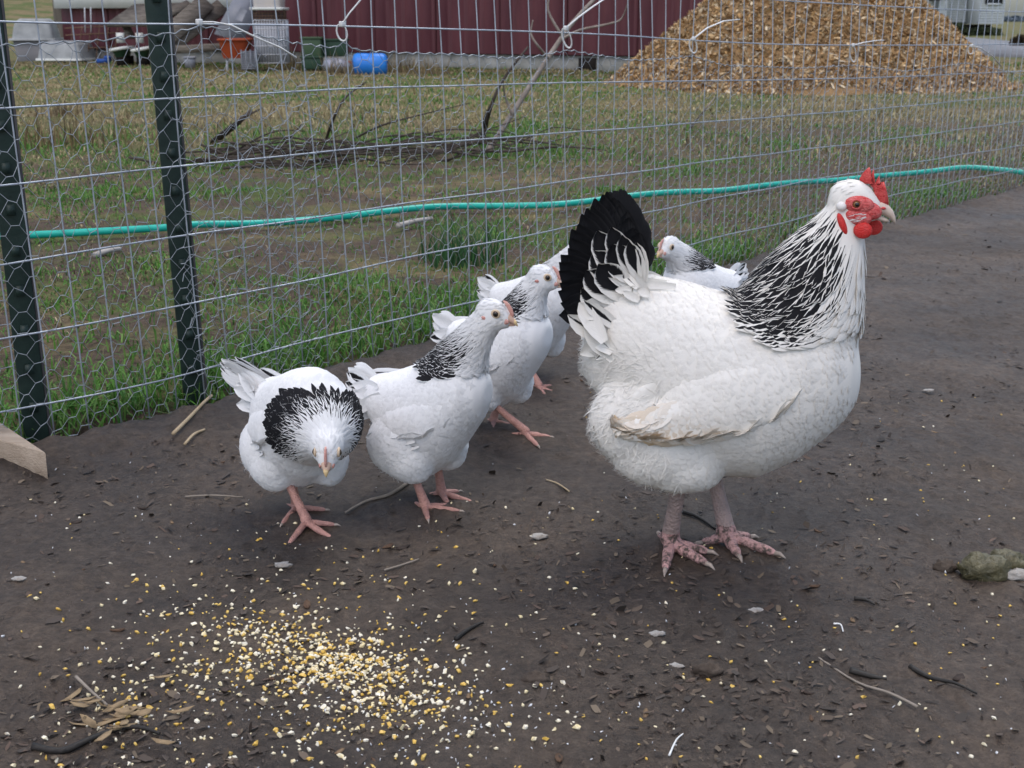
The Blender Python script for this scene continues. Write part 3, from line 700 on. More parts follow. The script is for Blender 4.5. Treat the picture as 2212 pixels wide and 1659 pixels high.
zip_tie('long white cable tie drooping right beside the second post', (194, 22), None, [(205, 22), (218, 25), (240, 38), (257, 47), (268, 57)])
zip_tie('white cable tie with loop, tail pointing straight up before the barn wall', (337, 24), (340, 41), [(341, 14), (346, 2), (352, -12)])
zip_tie('white cable tie where the pale branch crosses the fence', (561, 28), (566, 48), [(570, 18), (580, 7), (595, -6)])
zip_tie('white cable tie over the left side of the wood chip pile', (689, 38.5), (691, 53), [(700, 28), (712, 21), (723, 19.5)])
zip_tie('white cable tie over the middle of the wood chip pile', (849, 45), (851, 62), [(857, 42.5), (865, 40.5), (869, 40)])
zip_tie('farthest white cable tie, tail drooping past the pile edge', (968, 45.5), (968, 54), [(975, 48), (983, 56), (988, 66)])

# ------------------------------------------------------------------ hose
hose_m = M('turquoise garden hose', (.006, .34, .265), .4, .4, (.012, .43, .345), 25)
hp = [(-220, 532), (-100, 528), (0, 524), (130, 518), (280, 512), (380, 507), (430, 502), (560, 491), (700, 479), (830, 469), (920, 461), (1000, 455), (1100, 453), (1220, 451), (1390, 437), (1470, 431), (1540, 427), (1590, 423), (1640, 416), (1720, 405), (1800, 394), (1900, 384), (2000, 376), (2080, 373), (2150, 375), (2230, 380), (2400, 384)]
pts = []
for i, (x, y) in enumerate(hp):
    p = G(x, y, .02); z = float(yard_h(np.array([p[0]]), np.array([p[1]]))[0]); pts.append(Vector((p[0], p[1], z + .022)))
def smooth_path(pts, n=6):
    out = []
    for i in range(len(pts) - 1):
        p0, p1, p2, p3 = pts[max(i - 1, 0)], pts[i], pts[i + 1], pts[min(i + 2, len(pts) - 1)]
        for k in range(n):
            t = k / n; out.append(.5 * ((2 * p1) + (p2 - p0) * t + (2 * p0 - 5 * p1 + 4 * p2 - p3) * t * t + (3 * p1 - p0 - 3 * p2 + p3) * t ** 3))
    return out + [pts[-1]]
mb = MB(); mb.tube(smooth_path(pts),   .0096, 10); tag(mb.build('garden_hose', hose_m, None, True), 'turquoise garden hose lying across the grass beyond the fence', 'hose')

# ------------------------------------------------------------------ board at the left edge
board_m = M('sawn pale lumber', (.30, .235, .175), .75, .2, (.42, .34, .265), 9, .35, 60, stretch=(1, 7, 7))
P = [G(x, y, .040) for x, y in ((99, 977), (0, 950), (-120, 918), (-140, 850), (-60, 882), (0, 911))]
mb = MB(); mb.prism([(p[0], p[1]) for p in P][::-1], -.01, .040)
tag(mb.build('lumber', board_m, None, bevel=.002), 'pale sawn board with a pointed end on the dirt at the left edge', 'board')

# ------------------------------------------------------------------ grass beyond the fence
grass_m = vcol_mat('grass blades', .6, .2, .3)
def blades(name, x, y, h, w, col, seed, lab, bend=.6):
    n = len(x); rs = np.random.RandomState(seed); z = yard_h(x, y)
    an = rs.uniform(0, 2 * math.pi, n); d = np.stack([np.cos(an), np.sin(an), np.zeros(n)], 1); sd = np.stack([-d[:, 1], d[:, 0], np.zeros(n)], 1)
    p = np.stack([x, y, z - .004], 1); hh = h[:, None]; ww = w[:, None]; bd_ = (rs.uniform(.1, 1, n) * bend)[:, None]
    up = np.array([0, 0, 1.0])
    m1 = p + up * hh * .55 / (1 + .3 * bd_) + d * hh * .28 * bd_; tip = p + up * hh * np.maximum(1 - .62 * bd_, .12) + d * hh * .8 * bd_
    V = np.stack([p - sd * ww, p + sd * ww, m1 - sd * ww * .8, m1 + sd * ww * .8, tip], 1).reshape(-1, 3)
    b = np.arange(n)[:, None] * 5
    Fs = np.concatenate([np.concatenate([b + np.array([0, 1, 3]), b + np.array([0, 3, 2])]), b + np.array([2, 3, 4])])
    c = np.concatenate([np.repeat(col, 5, 0), np.ones((5 * n, 1))], 1)
    return tag(put(name, mesh_np(name, V, Fs, col=c, smooth=False), grass_m), lab, 'grass', None, 'stuff')
def grass_sample(n, r0, r1, power, seed, half=27):
    rs = np.random.RandomState(seed); u = rs.uniform(0, 1, n); e = 2 - power
    r = (r0 ** e + u * (r1 ** e - r0 ** e)) ** (1 / e); a = np.radians(rs.uniform(-half, half, n)); x = r * np.sin(a); y = r * np.cos(a)
    s_, n_ = sn(x, y); k = n_ < -.012; return x[k], y[k], s_[k], n_[k]
GRN = np.array([(.08, .20, .028), (.105, .235, .042), (.05, .14, .026), (.14, .24, .06)]); STR = np.array([(.36, .30, .16), (.46, .39, .23), (.29, .23, .12), (.20, .155, .08)])
BRN = np.array([(.10, .07, .04), (.15, .10, .055), (.07, .05, .03)])
def grass_colour(x, y, n_, seed):
    rs = np.random.RandomState(seed); N = len(x); r = np.hypot(x, y)
    g = vnoise(x, y, 1.7, 21, 4) * .6 + vnoise(x, y, 6, 22, 3) * .4
    edge = np.exp(-(-n_ - .05) / .25)                                   # lush strip along the fence
    far_ = sstep(4.5, 7, r) * (vnoise(x, y, .45, 44, 3) - .5) * 1.6
    pg = far_ + np.interp(r, [1.7, 2.4, 3.2, 4.6, 5.6, 7, 10, 16], [.80, .70, .62, .70, .50, .28, .24, .30]) + edge * .45 * sstep(2.6, 1.5, x * 1.0 + 1.0) + (g - .5) * 2.2
    ps = np.interp(r, [1.7, 3, 4.6, 6, 9, 16], [.35, .45, .45, .85, .95, .95])
    u = rs.uniform(0, 1, N); v = rs.uniform(0, 1, N)
    c = np.where((u < pg)[:, None], GRN[rs.choice(4, N)], np.where((v < ps)[:, None], STR[rs.choice(4, N)], BRN[rs.choice(3, N)]))
    return c * rs.uniform(.75, 1.25, (N, 1)), (u < pg), g
x, y, s_, n_ = grass_sample(230000, 1.55, 8.5, 1.0, 31)
dens = vnoise(x, y, 3.2, 23, 3); edge = np.exp(n_ / .16)
bare = sstep(.0, 1.2, x) * sstep(7.2, 5.5, y) * sstep(.05, .35, -n_) * .45
keep = np.random.RandomState(3).uniform(0, 1, len(x)) < np.clip(.30 + (dens - .45) * 3.6 + edge - bare, .16, 1)
x, y, s_, n_ = x[keep], y[keep], s_[keep], n_[keep]
col, isg, g = grass_colour(x, y, n_, 5)
rs = np.random.RandomState(8); tall = .40 + .9 * np.exp(n_ / .22) * sstep(1.6, .3, x) + .5 * vnoise(x, y, 2.4, 25, 3)
h = rs.uniform(.010, .042, len(x)) * tall * np.where(isg, 1.15, .85); w = rs.uniform(.0011, .0024, len(x)) * np.interp(np.hypot(x, y), [1.5, 4, 8], [.9, 1.1, 1.9])
blades('lawn_grass', x, y, h, w, col, 9, 'patchy short green and straw coloured grass beyond the fence', 1.5)
x, y, s_, n_ = grass_sample(70000, 5.2, 19, .9, 33)
col, isg, g = grass_colour(x, y, n_, 6); rs = np.random.RandomState(18)
r = np.hypot(x, y); lng = np.interp(r, [5, 6.2, 7.5, 10, 19], [.45, .9, .8, .6, .6]) * (.4 + vnoise(x, y, 1.2, 29, 3))
h = rs.uniform(.03, .085, len(x)) * lng; w = rs.uniform(.003, .006, len(x)) * np.interp(r, [5, 10, 19], [.55, 1.1, 2.2])
k_ = ~((np.hypot(x - MC[0], y - MC[1]) < 1.55)) & (np.random.RandomState(4).uniform(0, 1, len(x)) > .8 * sstep(.2, 1.0, x) * sstep(8.2, 6.8, y) * sstep(.30, .55, vnoise(x, y, 1.1, 48, 3)))
blades('dry_grass', x[k_], y[k_], h[k_], w[k_], col[k_], 10, 'longer dry straw grass in front of the barn', 1.4)
# tufts along the barn and the green clump beside the fence
def tuft(px, py, n, h, rad, pal, lab, seed, thick=.003):
    p = G(px / K, py / K); rs = np.random.RandomState(seed)
    x = p[0] + rs.normal(size=n) * rad; y = p[1] + rs.normal(size=n) * rad
    V = []; Fs = []; cs = []
    for i in range(n):
        a = rs.uniform(0, 6.28); L = h * rs.uniform(.5, 1.15); b = rs.uniform(.1, .8); d = np.array((math.cos(a), math.sin(a), 0)); sd = np.array((-d[1], d[0], 0)); q = np.array((x[i], y[i], 0.0)); base = len(V)
        for j in range(5):
            t_ = j / 4; c = q + np.array((0, 0, L * (t_ - .35 * b * t_ * t_))) + d * L * b * t_ * t_ * .8; ww = thick * (1 - t_ * .9)
            V += [c - sd * ww, c + sd * ww]
        for j in range(4): Fs.append((base + 2 * j, base + 2 * j + 1, base + 2 * j + 3, base + 2 * j + 2))
        cc = np.array(pal[rs.randint(len(pal))]) * rs.uniform(.8, 1.2); cs += [tuple(cc) + (1,)] * 10
    o = put('grass_tuft', mesh_np('grass_tuft', np.array(V) - np.array((p[0], p[1], 0)), np.array(Fs), col=np.array(cs), smooth=False), grass_m); o.location = (p[0], p[1], 0)
    return tag(o, lab, 'plant', None, 'stuff')
ggreen = [(.035, .10, .035), (.05, .13, .04), (.03, .08, .03)]
tuft(472, 268, 90, .15, .045, ggreen, 'dark green clump of long leaves behind the fence left of the black tail', 41, .0028)
tuft(443, 262, 40, .11, .03, ggreen, 'smaller green leaf clump beside the long leaved one', 42, .0025)
tan = [(.30, .23, .13), (.22, .17, .09), (.16, .12, .07)]
for i, (px, py, lab) in enumerate(((300, 69, 'dry grass tuft at the foot of the green boxes'), (395, 74, 'dry grass tuft right of the blue drum'), (283, 66, 'dry tuft in front of the white cage'), (420, 75, 'dry grass tuft against the barn footing'), (345, 76, 'dry tuft left of the blue drum'))):
    tuft(px, py, 90, .24, .16, tan, lab, 50 + i, .006)
tuft(62, 150, 120, .20, .12, [(.24, .18, .09), (.17, .12, .06), (.11, .08, .045)], 'slumped tuft of dead brown grass seen between the two posts', 60, .004)
tuft(68, 118, 60, .16, .08, [(.16, .11, .06), (.11, .08, .045)], 'dark dead weed tuft above the slumped one between the posts', 61, .004)

# ------------------------------------------------------------------ branches in the yard
twig_m = M('dark wet twig', (.034, .027, .023), .8, .2, (.085, .068, .056), 30, .3, 60)
pale_m = M('pale bare branch', (.20, .165, .14), .8, .2, (.34, .29, .25), 18, .3, 60)
def stick(name, label, pts, r0, r1, mat, group=None, forks=(), cat='branch', n=6):
    pts = [Vector(p) for p in pts]; pts = smooth_path(pts, 4); o0 = pts[0].copy(); k = len(pts)
    t = tag(empty(name, o0), label, cat, group) if forks else None
    mb = MB(); mb.tube([p - o0 for p in pts], [r0 + (r1 - r0) * i / (k - 1) for i in range(k)], n)
    if not forks:
        o = mb.build(name, mat, None, True); o.location = o0; return tag(o, label, cat, group)
    mb.build('stem', mat, t, True)
    for fp in forks:
        q = smooth_path([Vector(p) for p in fp], 4); mb = MB(); m_ = len(q)
        mb.tube([p - o0 for p in q], [r0 * .5 + (r1 * .4 - r0 * .5) * i / (m_ - 1) for i in range(m_)], 5); mb.build('twig', mat, t, True)
    return t
rs = np.random.RandomState(77)
for i in range(64):
    cx = rs.uniform(205, 470) if i % 3 else rs.uniform(240, 560); cy = np.interp(cx, [205, 330, 450, 560], [170, 166, 160, 152]) + rs.uniform(-8, 8)
    L = rs.uniform(.25, .75); a = rs.normal() * .22 + .05; c = G(cx / K, cy / K); z = rs.uniform(.01, .075)
    pts = [(c[0] + L * (t_ - .5) * math.cos(a), c[1] + L * (t_ - .5) * math.sin(a) + rs.normal() * .02, z + rs.normal() * .02 + .03 * t_ * (i % 3)) for t_ in (0, .33, .66, 1)]
    stick('branch', 'thin dark branch in the low brush pile lying across the grass', pts, .0075 * rs.uniform(.5, 1), .002, twig_m, 'branches of the brush pile')
def gp(px, py, Y): return at_px(px, py, Y)
Yb = float(G(487 / K, 153 / K)[1])
b0 = G(487 / K, 153 / K)
stick('branch', 'long pale forked branch propped up beyond the fence before the barn', [b0, gp(505, 125, Yb + .05), gp(535, 78, Yb + .1), gp(560, 40, Yb + .15), gp(575, 20, Yb + .2), gp(600, -6, Yb + .25), gp(640, -40, Yb + .3)], .0135, .007, pale_m, None,
      [[gp(560, 40, Yb + .15), gp(580, 30, Yb + .15), gp(608, 24, Yb + .1), gp(622, 18, Yb + .1), gp(630, -4, Yb)], [gp(548, 58, Yb + .1), gp(538, 46, Yb), gp(531, 34, Yb), gp(533, 20, Yb)], [gp(562, 36, Yb), gp(548, 10, Yb), gp(552, -10, Yb)], [gp(512, 115, Yb), gp(505, 96, Yb), gp(503, 80, Yb - .1)]])
stick('branch', 'thin dark stick standing beside the long pale branch', [G(482 / K, 145 / K), gp(490, 110, Yb - .1), gp(503, 80, Yb - .1), gp(528, 47, Yb)], .010, .005, twig_m)
stick('branch', 'second thin dark stick just left of the first upright one', [G(480 / K, 146 / K), gp(485, 118, Yb), gp(493, 100, Yb), gp(505, 76, Yb)], .007, .003, twig_m)
stick('branch', 'bent dark stick rising from the left of the brush pile', [G(324 / K, 146 / K), gp(333, 120, 5.6), gp(345, 98, 5.6), gp(366, 82, 5.6)], .008, .003, twig_m)
stick('branch', 'dark stick pointing up right beside the second post', [G(214 / K, 142 / K), gp(234, 126, 5.6), gp(251, 111, 5.6)], .016, .008, twig_m)
stick('branch', 'slender stick under the one beside the second post', [G(208 / K, 144 / K), gp(235, 123, 5.5), gp(262, 108, 5.5)], .008, .003, twig_m)
stick('branch', 'thin arching stick over the middle of the brush pile', [G(352 / K, 140 / K), gp(380, 126, 5.5), gp(420, 115, 5.5), gp(470, 103, 5.6)], .006, .002, twig_m)
stick('branch', 'short dark twig leaning in the dry grass left of the brush pile', [G(278 / K, 152 / K), gp(290, 138, 5.5), gp(302, 124, 5.5)], .006, .003, twig_m)
stick('branch', 'long dark runner of twigs on the bare soil below the chip pile', [G(640 / K, 142 / K), G(690 / K, 138 / K), G(720 / K, 134 / K), G(760 / K, 139 / K)], .014, .006, twig_m)
stick('branch', 'straw coloured stalk slanting on the grass below the chip pile', [G(690 / K, 128 / K), gp(703, 112, 6.3), gp(715, 97, 6.4)], .006, .003, pale_m)
stick('branch', 'pale stick lying flat between the two posts', [G(60 / K, 137 / K), G(100 / K, 138 / K), G(140 / K, 137 / K)], .006, .004, pale_m)
for a_, b_2, lab in (((96, 268), (121, 262), 'pale grey stick on the grass between the posts, above the hose line'), ((398, 237), (432, 230), 'white weathered bone like stick lying below the hose')):
    pa = G(a_[0] / K, a_[1] / K); pb = G(b_2[0] / K, b_2[1] / K)
    stick('stick', lab, [(pa[0], pa[1], .03), ((pa[0] + pb[0]) / 2, (pa[1] + pb[1]) / 2, .034), (pb[0], pb[1], .032)], .008, .006, M('bleached wood', (.30, .27, .24), .8, .2, (.42, .39, .36), 30), cat='stick')

# ------------------------------------------------------------------ litter on the dirt
litter_m = vcol_mat('soil litter', .75, .25)
def dz(x, y): return dirt_h(np.atleast_1d(x), np.atleast_1d(y))
n = 26000; rs = np.random.RandomState(61)
dx_ = rs.uniform(-150, 2360, n); dy_ = 400 + 1330 * rs.uniform(0, 1, n) ** 1.05
pp = np.array([G(a, b) for a, b in zip(dx_, dy_)]); s_, n_ = sn(pp[:, 0], pp[:, 1]); k_ = (n_ > .02) & (rs.uniform(0, 1, n) < np.clip((vnoise(pp[:, 0], pp[:, 1], 4.5, 66, 3) - .32) * 3.2, .12, 1)); pp = pp[k_]; n = len(pp)
V, Fq, col = chips(n, 62, pp[:, 0], pp[:, 1], dirt_h(pp[:, 0], pp[:, 1]) + .0012, 1.0, 1.0, [(.05, .038, .030), (.07, .053, .042), (.034, .027, .023), (.10, .074, .054), (.085, .058, .044), (.065, .051, .042), (.055, .045, .038), (.13, .10, .07)], .30)
sz = np.repeat(rs.gamma(1.2, .0017, n) * np.interp(pp[:, 1], [1.0, 2.0, 4.5], [1, 1.25, 2.2]), 6)[:, None]; ctr = np.repeat(np.stack([pp[:, 0], pp[:, 1], dirt_h(pp[:, 0], pp[:, 1]) + .0015], 1), 6, 0)
asp = np.repeat(rs.uniform(.25, .7, n), 6)[:, None]
off = V - ctr; al = off.reshape(n, 6, 3); axis = (al[:, 4] + al[:, 5] - al[:, 0] - al[:, 1]); axis /= np.linalg.norm(axis, axis=1)[:, None]; ax = np.repeat(axis, 6, 0)
par = (off * ax).sum(1)[:, None] * ax; off = par + (off - par) * asp
V = ctr + off * np.clip(sz, .0008, .0065)
tag(put('soil_litter', mesh_np('soil_litter', V, Fq, col=col, smooth=False), litter_m), 'fine brown bark and leaf crumbs trodden into the dirt of the pen', 'litter', None, 'stuff')

def chip_piece(seed, L, Wd, th):
    rs = np.random.RandomState(seed); m_ = MB(); P = []
    k = 7
    for i in range(k):
        a = 2 * math.pi * i / k; P.append((L * math.cos(a) * rs.uniform(.75, 1.1), Wd * math.sin(a) * rs.uniform(.6, 1.15)))
    m_.prism(P, 0, th); me = m_.mesh('bark_chip')
    for v in me.vertices: v.co.z += .22 * v.co.x * v.co.x / L
    return me
bark_ms = [M('brown bark chip', (.085, .05, .032), .8, .2, (.13, .08, .05), 90), M('dark bark chip', (.035, .027, .023), .8, .2, (.07, .05, .04), 90), M('tan leaf piece', (.22, .15, .09), .8, .15, (.15, .10, .06), 90)]
meshes = []
for j in range(9):
    me = chip_piece(j, .010, .0045, .0016 if j % 3 < 2 else .0007); me.materials.append(bark_ms[j % 3]); meshes.append(me)
rs = np.random.RandomState(64)
labs = ('brown bark chip pressed into the dirt of the pen', 'dark bark chip lying on the dirt of the pen', 'tan dead leaf piece lying on the dirt of the pen')
for i in range(64):
    while True:
        a, b = rs.uniform(0, 2212), rs.uniform(560, 1655); p = G(a, b)
        if sn(p[0], p[1])[1] > .03: break
    j = rs.randint(9); o = bpy.data.objects.new(('bark_chip', 'bark_chip', 'leaf_piece')[j % 3], meshes[j]); COL.objects.link(o)
    o.location = (p[0], p[1], float(dz(p[0], p[1])[0]) - .0004); o.rotation_euler = (rs.normal() * .12, rs.normal() * .12, rs.uniform(0, 6.28)); sc = rs.uniform(.3, .85); o.scale = (sc, sc * rs.uniform(.7, 1.3), sc)
    tag(o, labs[j % 3], ('bark', 'bark', 'leaf')[j % 3], ('brown bark chips on the dirt', 'dark bark chips on the dirt', 'dead leaf pieces on the dirt')[j % 3])

# cracked corn
corn_ms = [M('yellow corn', (.62, .36, .045), .45, .4, (.72, .52, .16), 120), M('pale corn', (.70, .56, .27), .5, .35, (.80, .72, .52), 150), M('white corn', (.76, .72, .63), .5, .35, (.80, .70, .46), 130)]
def kernel(seed):
    rs = np.random.RandomState(seed); bm = bmesh.new()
    for i in range(11):
        d = rs.normal(size=3); d /= np.linalg.norm(d); bm.verts.new((d[0] * .0040, d[1] * .0029, d[2] * .0020))
    bmesh.ops.convex_hull(bm, input=bm.verts); bmesh.ops.delete(bm, geom=[v for v in bm.verts if not v.link_faces], context='VERTS')
    me = bpy.data.meshes.new('corn_kernel'); bm.to_mesh(me); bm.free(); return me
kms = []
for j in range(12):
    me = kernel(100 + j); me.materials.append(corn_ms[j % 3]); kms.append(me)
rs = np.random.RandomState(71); spots = []
def clus(cx, cy, sx, sy, n, rot=0):
    for _ in range(n):
        a, b = rs.normal() * sx, rs.normal() * sy; spots.append((cx + a * math.cos(rot) - b * math.sin(rot), cy + a * math.sin(rot) + b * math.cos(rot)))
clus(735, 1415, 55, 26, 230); clus(590, 1370, 75, 30, 200, .2); clus(640, 1430, 110, 30, 190, -.1); clus(820, 1470, 85, 45, 250, .3); clus(760, 1450, 150, 75, 420, .2)
clus(330, 1470, 120, 75, 190, -.4); clus(440, 1360, 150, 60, 90); clus(230, 1560, 90, 30, 40, -.3); clus(900, 1540, 160, 70, 150, .15); clus(700, 1590, 250, 45, 90); clus(620, 1260, 220, 70, 90)
for _ in range(310): spots.append((rs.uniform(30, 2190), rs.uniform(1080, 1655)))
for _ in range(60): spots.append((rs.uniform(1250, 2190), rs.uniform(850, 1100)))
rows = []
for a, b in spots:
    p = G(a, b)
    if sn(p[0], p[1])[1] < .05 or b > 1720: continue
    rows.append((.22 + .85 * rs.beta(1.6, 1.9) * (1 if b > 1200 else .8) * (.85 if a > 1250 else 1.0), p, rs.randint(12) if a < 1250 else (3 * rs.randint(4) + rs.choice([0, 0, 1, 2]))))
rows.sort(key=lambda q: -q[0] / q[1][1])
clab = ('cracked yellow corn kernel lying on the dirt', 'pale cream corn fragment lying on the dirt', 'white starchy corn fragment lying on the dirt'); cgrp = ('yellow corn kernels', 'cream corn fragments', 'white corn fragments')
SV, SF, SM = [], [], []
for i, (sc, p, j) in enumerate(rows):
    z = float(dz(p[0], p[1])[0]) + .0011 * sc; e = (rs.normal() * .5, rs.normal() * .5, rs.uniform(0, 6.28))
    if i < 300:
        o = bpy.data.objects.new('corn_kernel', kms[j]); COL.objects.link(o); o.location = (p[0], p[1], z); o.rotation_euler = e; o.scale = (sc, sc, sc)
        tag(o, clab[j % 3], 'corn', cgrp[j % 3])
    else:
        R = Matrix.LocRotScale(Vector((p[0], p[1], z)), __import__('mathutils').Euler(e), Vector((sc, sc, sc))); b = len(SV)
        SV.extend([tuple(R @ v.co) for v in kms[j].vertices])
        for f in kms[j].polygons: SF.append([b + q for q in f.vertices]); SM.append(j % 3)
o = put('cracked_corn', mesh_np('cracked_corn', np.array(SV), SF, smooth=False, mi=SM), corn_ms); tag(o, 'scattering of small yellow and white cracked corn bits on the dirt', 'corn', None, 'stuff')
grit_m = M('pale grit', (.55, .56, .58), .5, .4, (.70, .70, .70), 100)
SV, SF = [], []
for _ in range(420):
    a, b = (900 + rs.normal() * 260, 1540 + rs.normal() * 75) if rs.rand() < .6 else (rs.uniform(0, 2212), rs.uniform(900, 1655))
    p = G(a, b)
    if b > 1700 or sn(p[0], p[1])[1] < .05: continue
    sc = rs.uniform(.15, .5); me = kms[rs.randint(12)]; R = Matrix.LocRotScale(Vector((p[0], p[1], float(dz(p[0], p[1])[0]) + .0008)), __import__('mathutils').Euler((rs.normal(), rs.normal(), rs.uniform(0, 6))), Vector((sc * 1.3, sc, sc * .5))); q0 = len(SV)
    SV.extend([tuple(R @ v.co) for v in me.vertices]); SF.extend([[q0 + q for q in f.vertices] for f in me.polygons])
tag(put('grit', mesh_np('grit', np.array(SV), SF, smooth=False), grit_m), 'tiny pale grit and shell flakes scattered over the dirt', 'grit', None, 'stuff')

# single sticks, straws, feathers and droppings on the dirt
def gs(label, pts, r0, r1, mat, cat='stick', name='stick', lift=.002):
    P = [G(a, b) for a, b in pts]; stick(name, label, [(p[0], p[1], float(dz(p[0], p[1])[0]) + lift) for p in P], r0, r1, mat, cat=cat)
straw_m = M('pale straw', (.33, .25, .15), .7, .2, (.45, .36, .24), 40); black_m = M('black wet stick', (.012, .011, .010), .6, .3, (.03, .026, .022), 40, .3, 80); grey_m = M('grey straw', (.20, .17, .14), .8, .2, (.28, .24, .20), 40)
gs('curved black stick lying at the bottom left below the husks', [(70, 1608), (130, 1612), (190, 1592), (250, 1572), (300, 1575), (345, 1588)], .0034, .0014, black_m)
gs('black pointed stick near the right foreground', [(1965, 1447), (2010, 1472), (2060, 1492), (2110, 1508)], .0026, .0008, black_m)
gs('pale straw left of the black pointed stick', [(1768, 1427), (1850, 1478), (1920, 1515), (1980, 1545)], .0009, .0014, grey_m)
gs('dark feather shaft lying across the pale straw', [(1835, 1455), (1880, 1466), (1915, 1474)], .0034, .001, black_m)
gs('short dark stick right of the big hen feet', [(1845, 1292), (1870, 1296), (1890, 1302)], .0022, .001, black_m)
gs('pale reed leaning from the second post onto the dirt', [(376, 957), (410, 918), (440, 885), (458, 868)], .0030, .0024, straw_m, lift=.012)
gs('short yellow straw on the dirt in front of the second post', [(400, 972), (420, 955), (442, 935)], .0022, .0020, straw_m, lift=.004)
gs('thin pale twig left of the first small hen', [(400, 1077), (460, 1075), (525, 1071)], .0012, .0009, grey_m)
gs('thin curved root between the two front small hens', [(745, 1103), (790, 1085), (840, 1078), (875, 1055), (890, 1035)], .0013, .0028, grey_m)
gs('thin straw right of the middle small hen', [(1180, 1033), (1205, 1048), (1230, 1065)], .0010, .0010, straw_m)
gs('dark stalk behind the legs of the big hen', [(1470, 1103), (1510, 1120), (1545, 1140)], .0022, .0014, black_m)
gs('dark curled twig right of the corn', [(985, 1385), (1005, 1368), (1030, 1355), (1045, 1352)], .0026, .0012, black_m)
gs('thin pale stalk right of the corn', [(830, 1226), (865, 1218), (905, 1207)], .0013, .0009, grey_m)
gs('thin grey stem standing in the husks at the bottom left', [(165, 1470), (200, 1500), (232, 1530)], .0016, .0010, grey_m, lift=.006)
gs('fine white feather shaft at the bottom right of the middle', [(1445, 1648), (1460, 1615), (1475, 1600)], .0010, .0005, tie_m, 'feather', 'feather')
gs('curled white feather on the dirt at the right', [(1800, 1357), (1815, 1360), (1820, 1380)], .0010, .0006, tie_m, 'feather', 'feather')
# husks: tan leaf flakes bottom left
rs = np.random.RandomState(91); husk_m = M('dry corn husk flake', (.24, .17, .10), .8, .15, (.34, .25, .15), 60)
for i in range(26):
    a, b = 240 + rs.normal() * 70, 1545 + rs.normal() * 32; p = G(a, b); mb = MB()
    L = rs.uniform(.006, .014); w0 = rs.uniform(.002, .004); P = [(-L, 0), (-L * .4, -w0), (L * .5, -w0 * .8), (L, 0), (L * .4, w0), (-L * .5, w0 * .7)]
    mb.prism(P, 0, .0006); me = mb.mesh('husk_flake')
    for v in me.vertices: v.co.z += 18 * v.co.x ** 2 + 25 * v.co.y ** 2
    o = put('husk_flake', me, husk_m); o.location = (p[0], p[1], float(dz(p[0], p[1])[0]) + .001 + .003 * (i % 3)); o.rotation_euler = (rs.normal() * .3, rs.normal() * .2, rs.normal() * .5 + .4)
    tag(o, 'dry tan husk flake in the patch above the curved black stick', 'husk', 'husk flakes at the bottom left')
# droppings and clods
def lump(name, label, px, py, r, mat, seed, cat, sq=.6):
    p = G(px, py); mb = MB(); mb.ball((0, 0, 0), 1, 18, 12); me = mb.mesh(name, True); rs = np.random.RandomState(seed)
    co = np.array([v.co[:] for v in me.vertices]); d = vnoise(co[:, 0] * 2 + seed, co[:, 1] * 2 + co[:, 2] * 1.7, 1.6, seed, 4)
    co *= (.45 + 1.0 * d)[:, None] * np.array((r, r * .7, r * sq))
    me.vertices.foreach_set('co', co.astype(np.float32).ravel()); o = put(name, me, mat); o.location = (p[0], p[1], r * sq * .35); return tag(o, label, cat)
drop_m = M('olive droppings', (.055, .05, .025), .5, .4, (.13, .115, .06), 60, .8, 90); chalk = M('chalky droppings', (.36, .35, .33), .8, .2, (.25, .22, .19), 70, .5, 90); clod_m = M('dark clod', (.05, .038, .03), .8, .2, (.09, .07, .055), 60, .6, 90)
lump('dropping', 'olive green wet dropping at the right edge', 2128, 1240, .030, drop_m, 3, 'droppings'); lump('dropping', 'smaller olive dropping touching the wet one at the right edge', 2172, 1228, .024, drop_m, 5, 'droppings')
lump('dropping', 'whitish end of the dropping at the right edge', 2196, 1244, .020, chalk, 6, 'droppings', .3)
for i, (a, b, r, lab) in enumerate(((1165, 1160, .013, 'pale chalky dropping right of the middle small hen'), (475, 1003, .011, 'small pale dropping left of the first small hen'), (1632, 1320, .011, 'chalky dropping below the big hen feet'), (40, 1252, .011, 'whitish dropping at the left edge of the dirt'), (2040, 665, .012, 'white dropping on the dirt right of the big hen'), (2005, 845, .012, 'flat chalky dropping at the right below the beak'), (1420, 1370, .010, 'chalky grey dropping in the middle foreground'), (1460, 1440, .010, 'pinkish pale dropping below the middle'), (610, 1222, .013, 'grey downy dropping above the corn'))):
    lump('dropping', lab, a, b, r * .75, chalk, 30 + i, 'droppings', .28)
for i, (a, b, r, lab) in enumerate(((1160, 1475, .013, 'round dark clod right of the corn'), (2040, 1230, .013, 'brown stubby clod left of the olive dropping'), (1530, 1455, .014, 'brown clod in the middle right foreground'))):
    lump('clod', lab, a, b, r, clod_m, 50 + i, 'clod', .6)

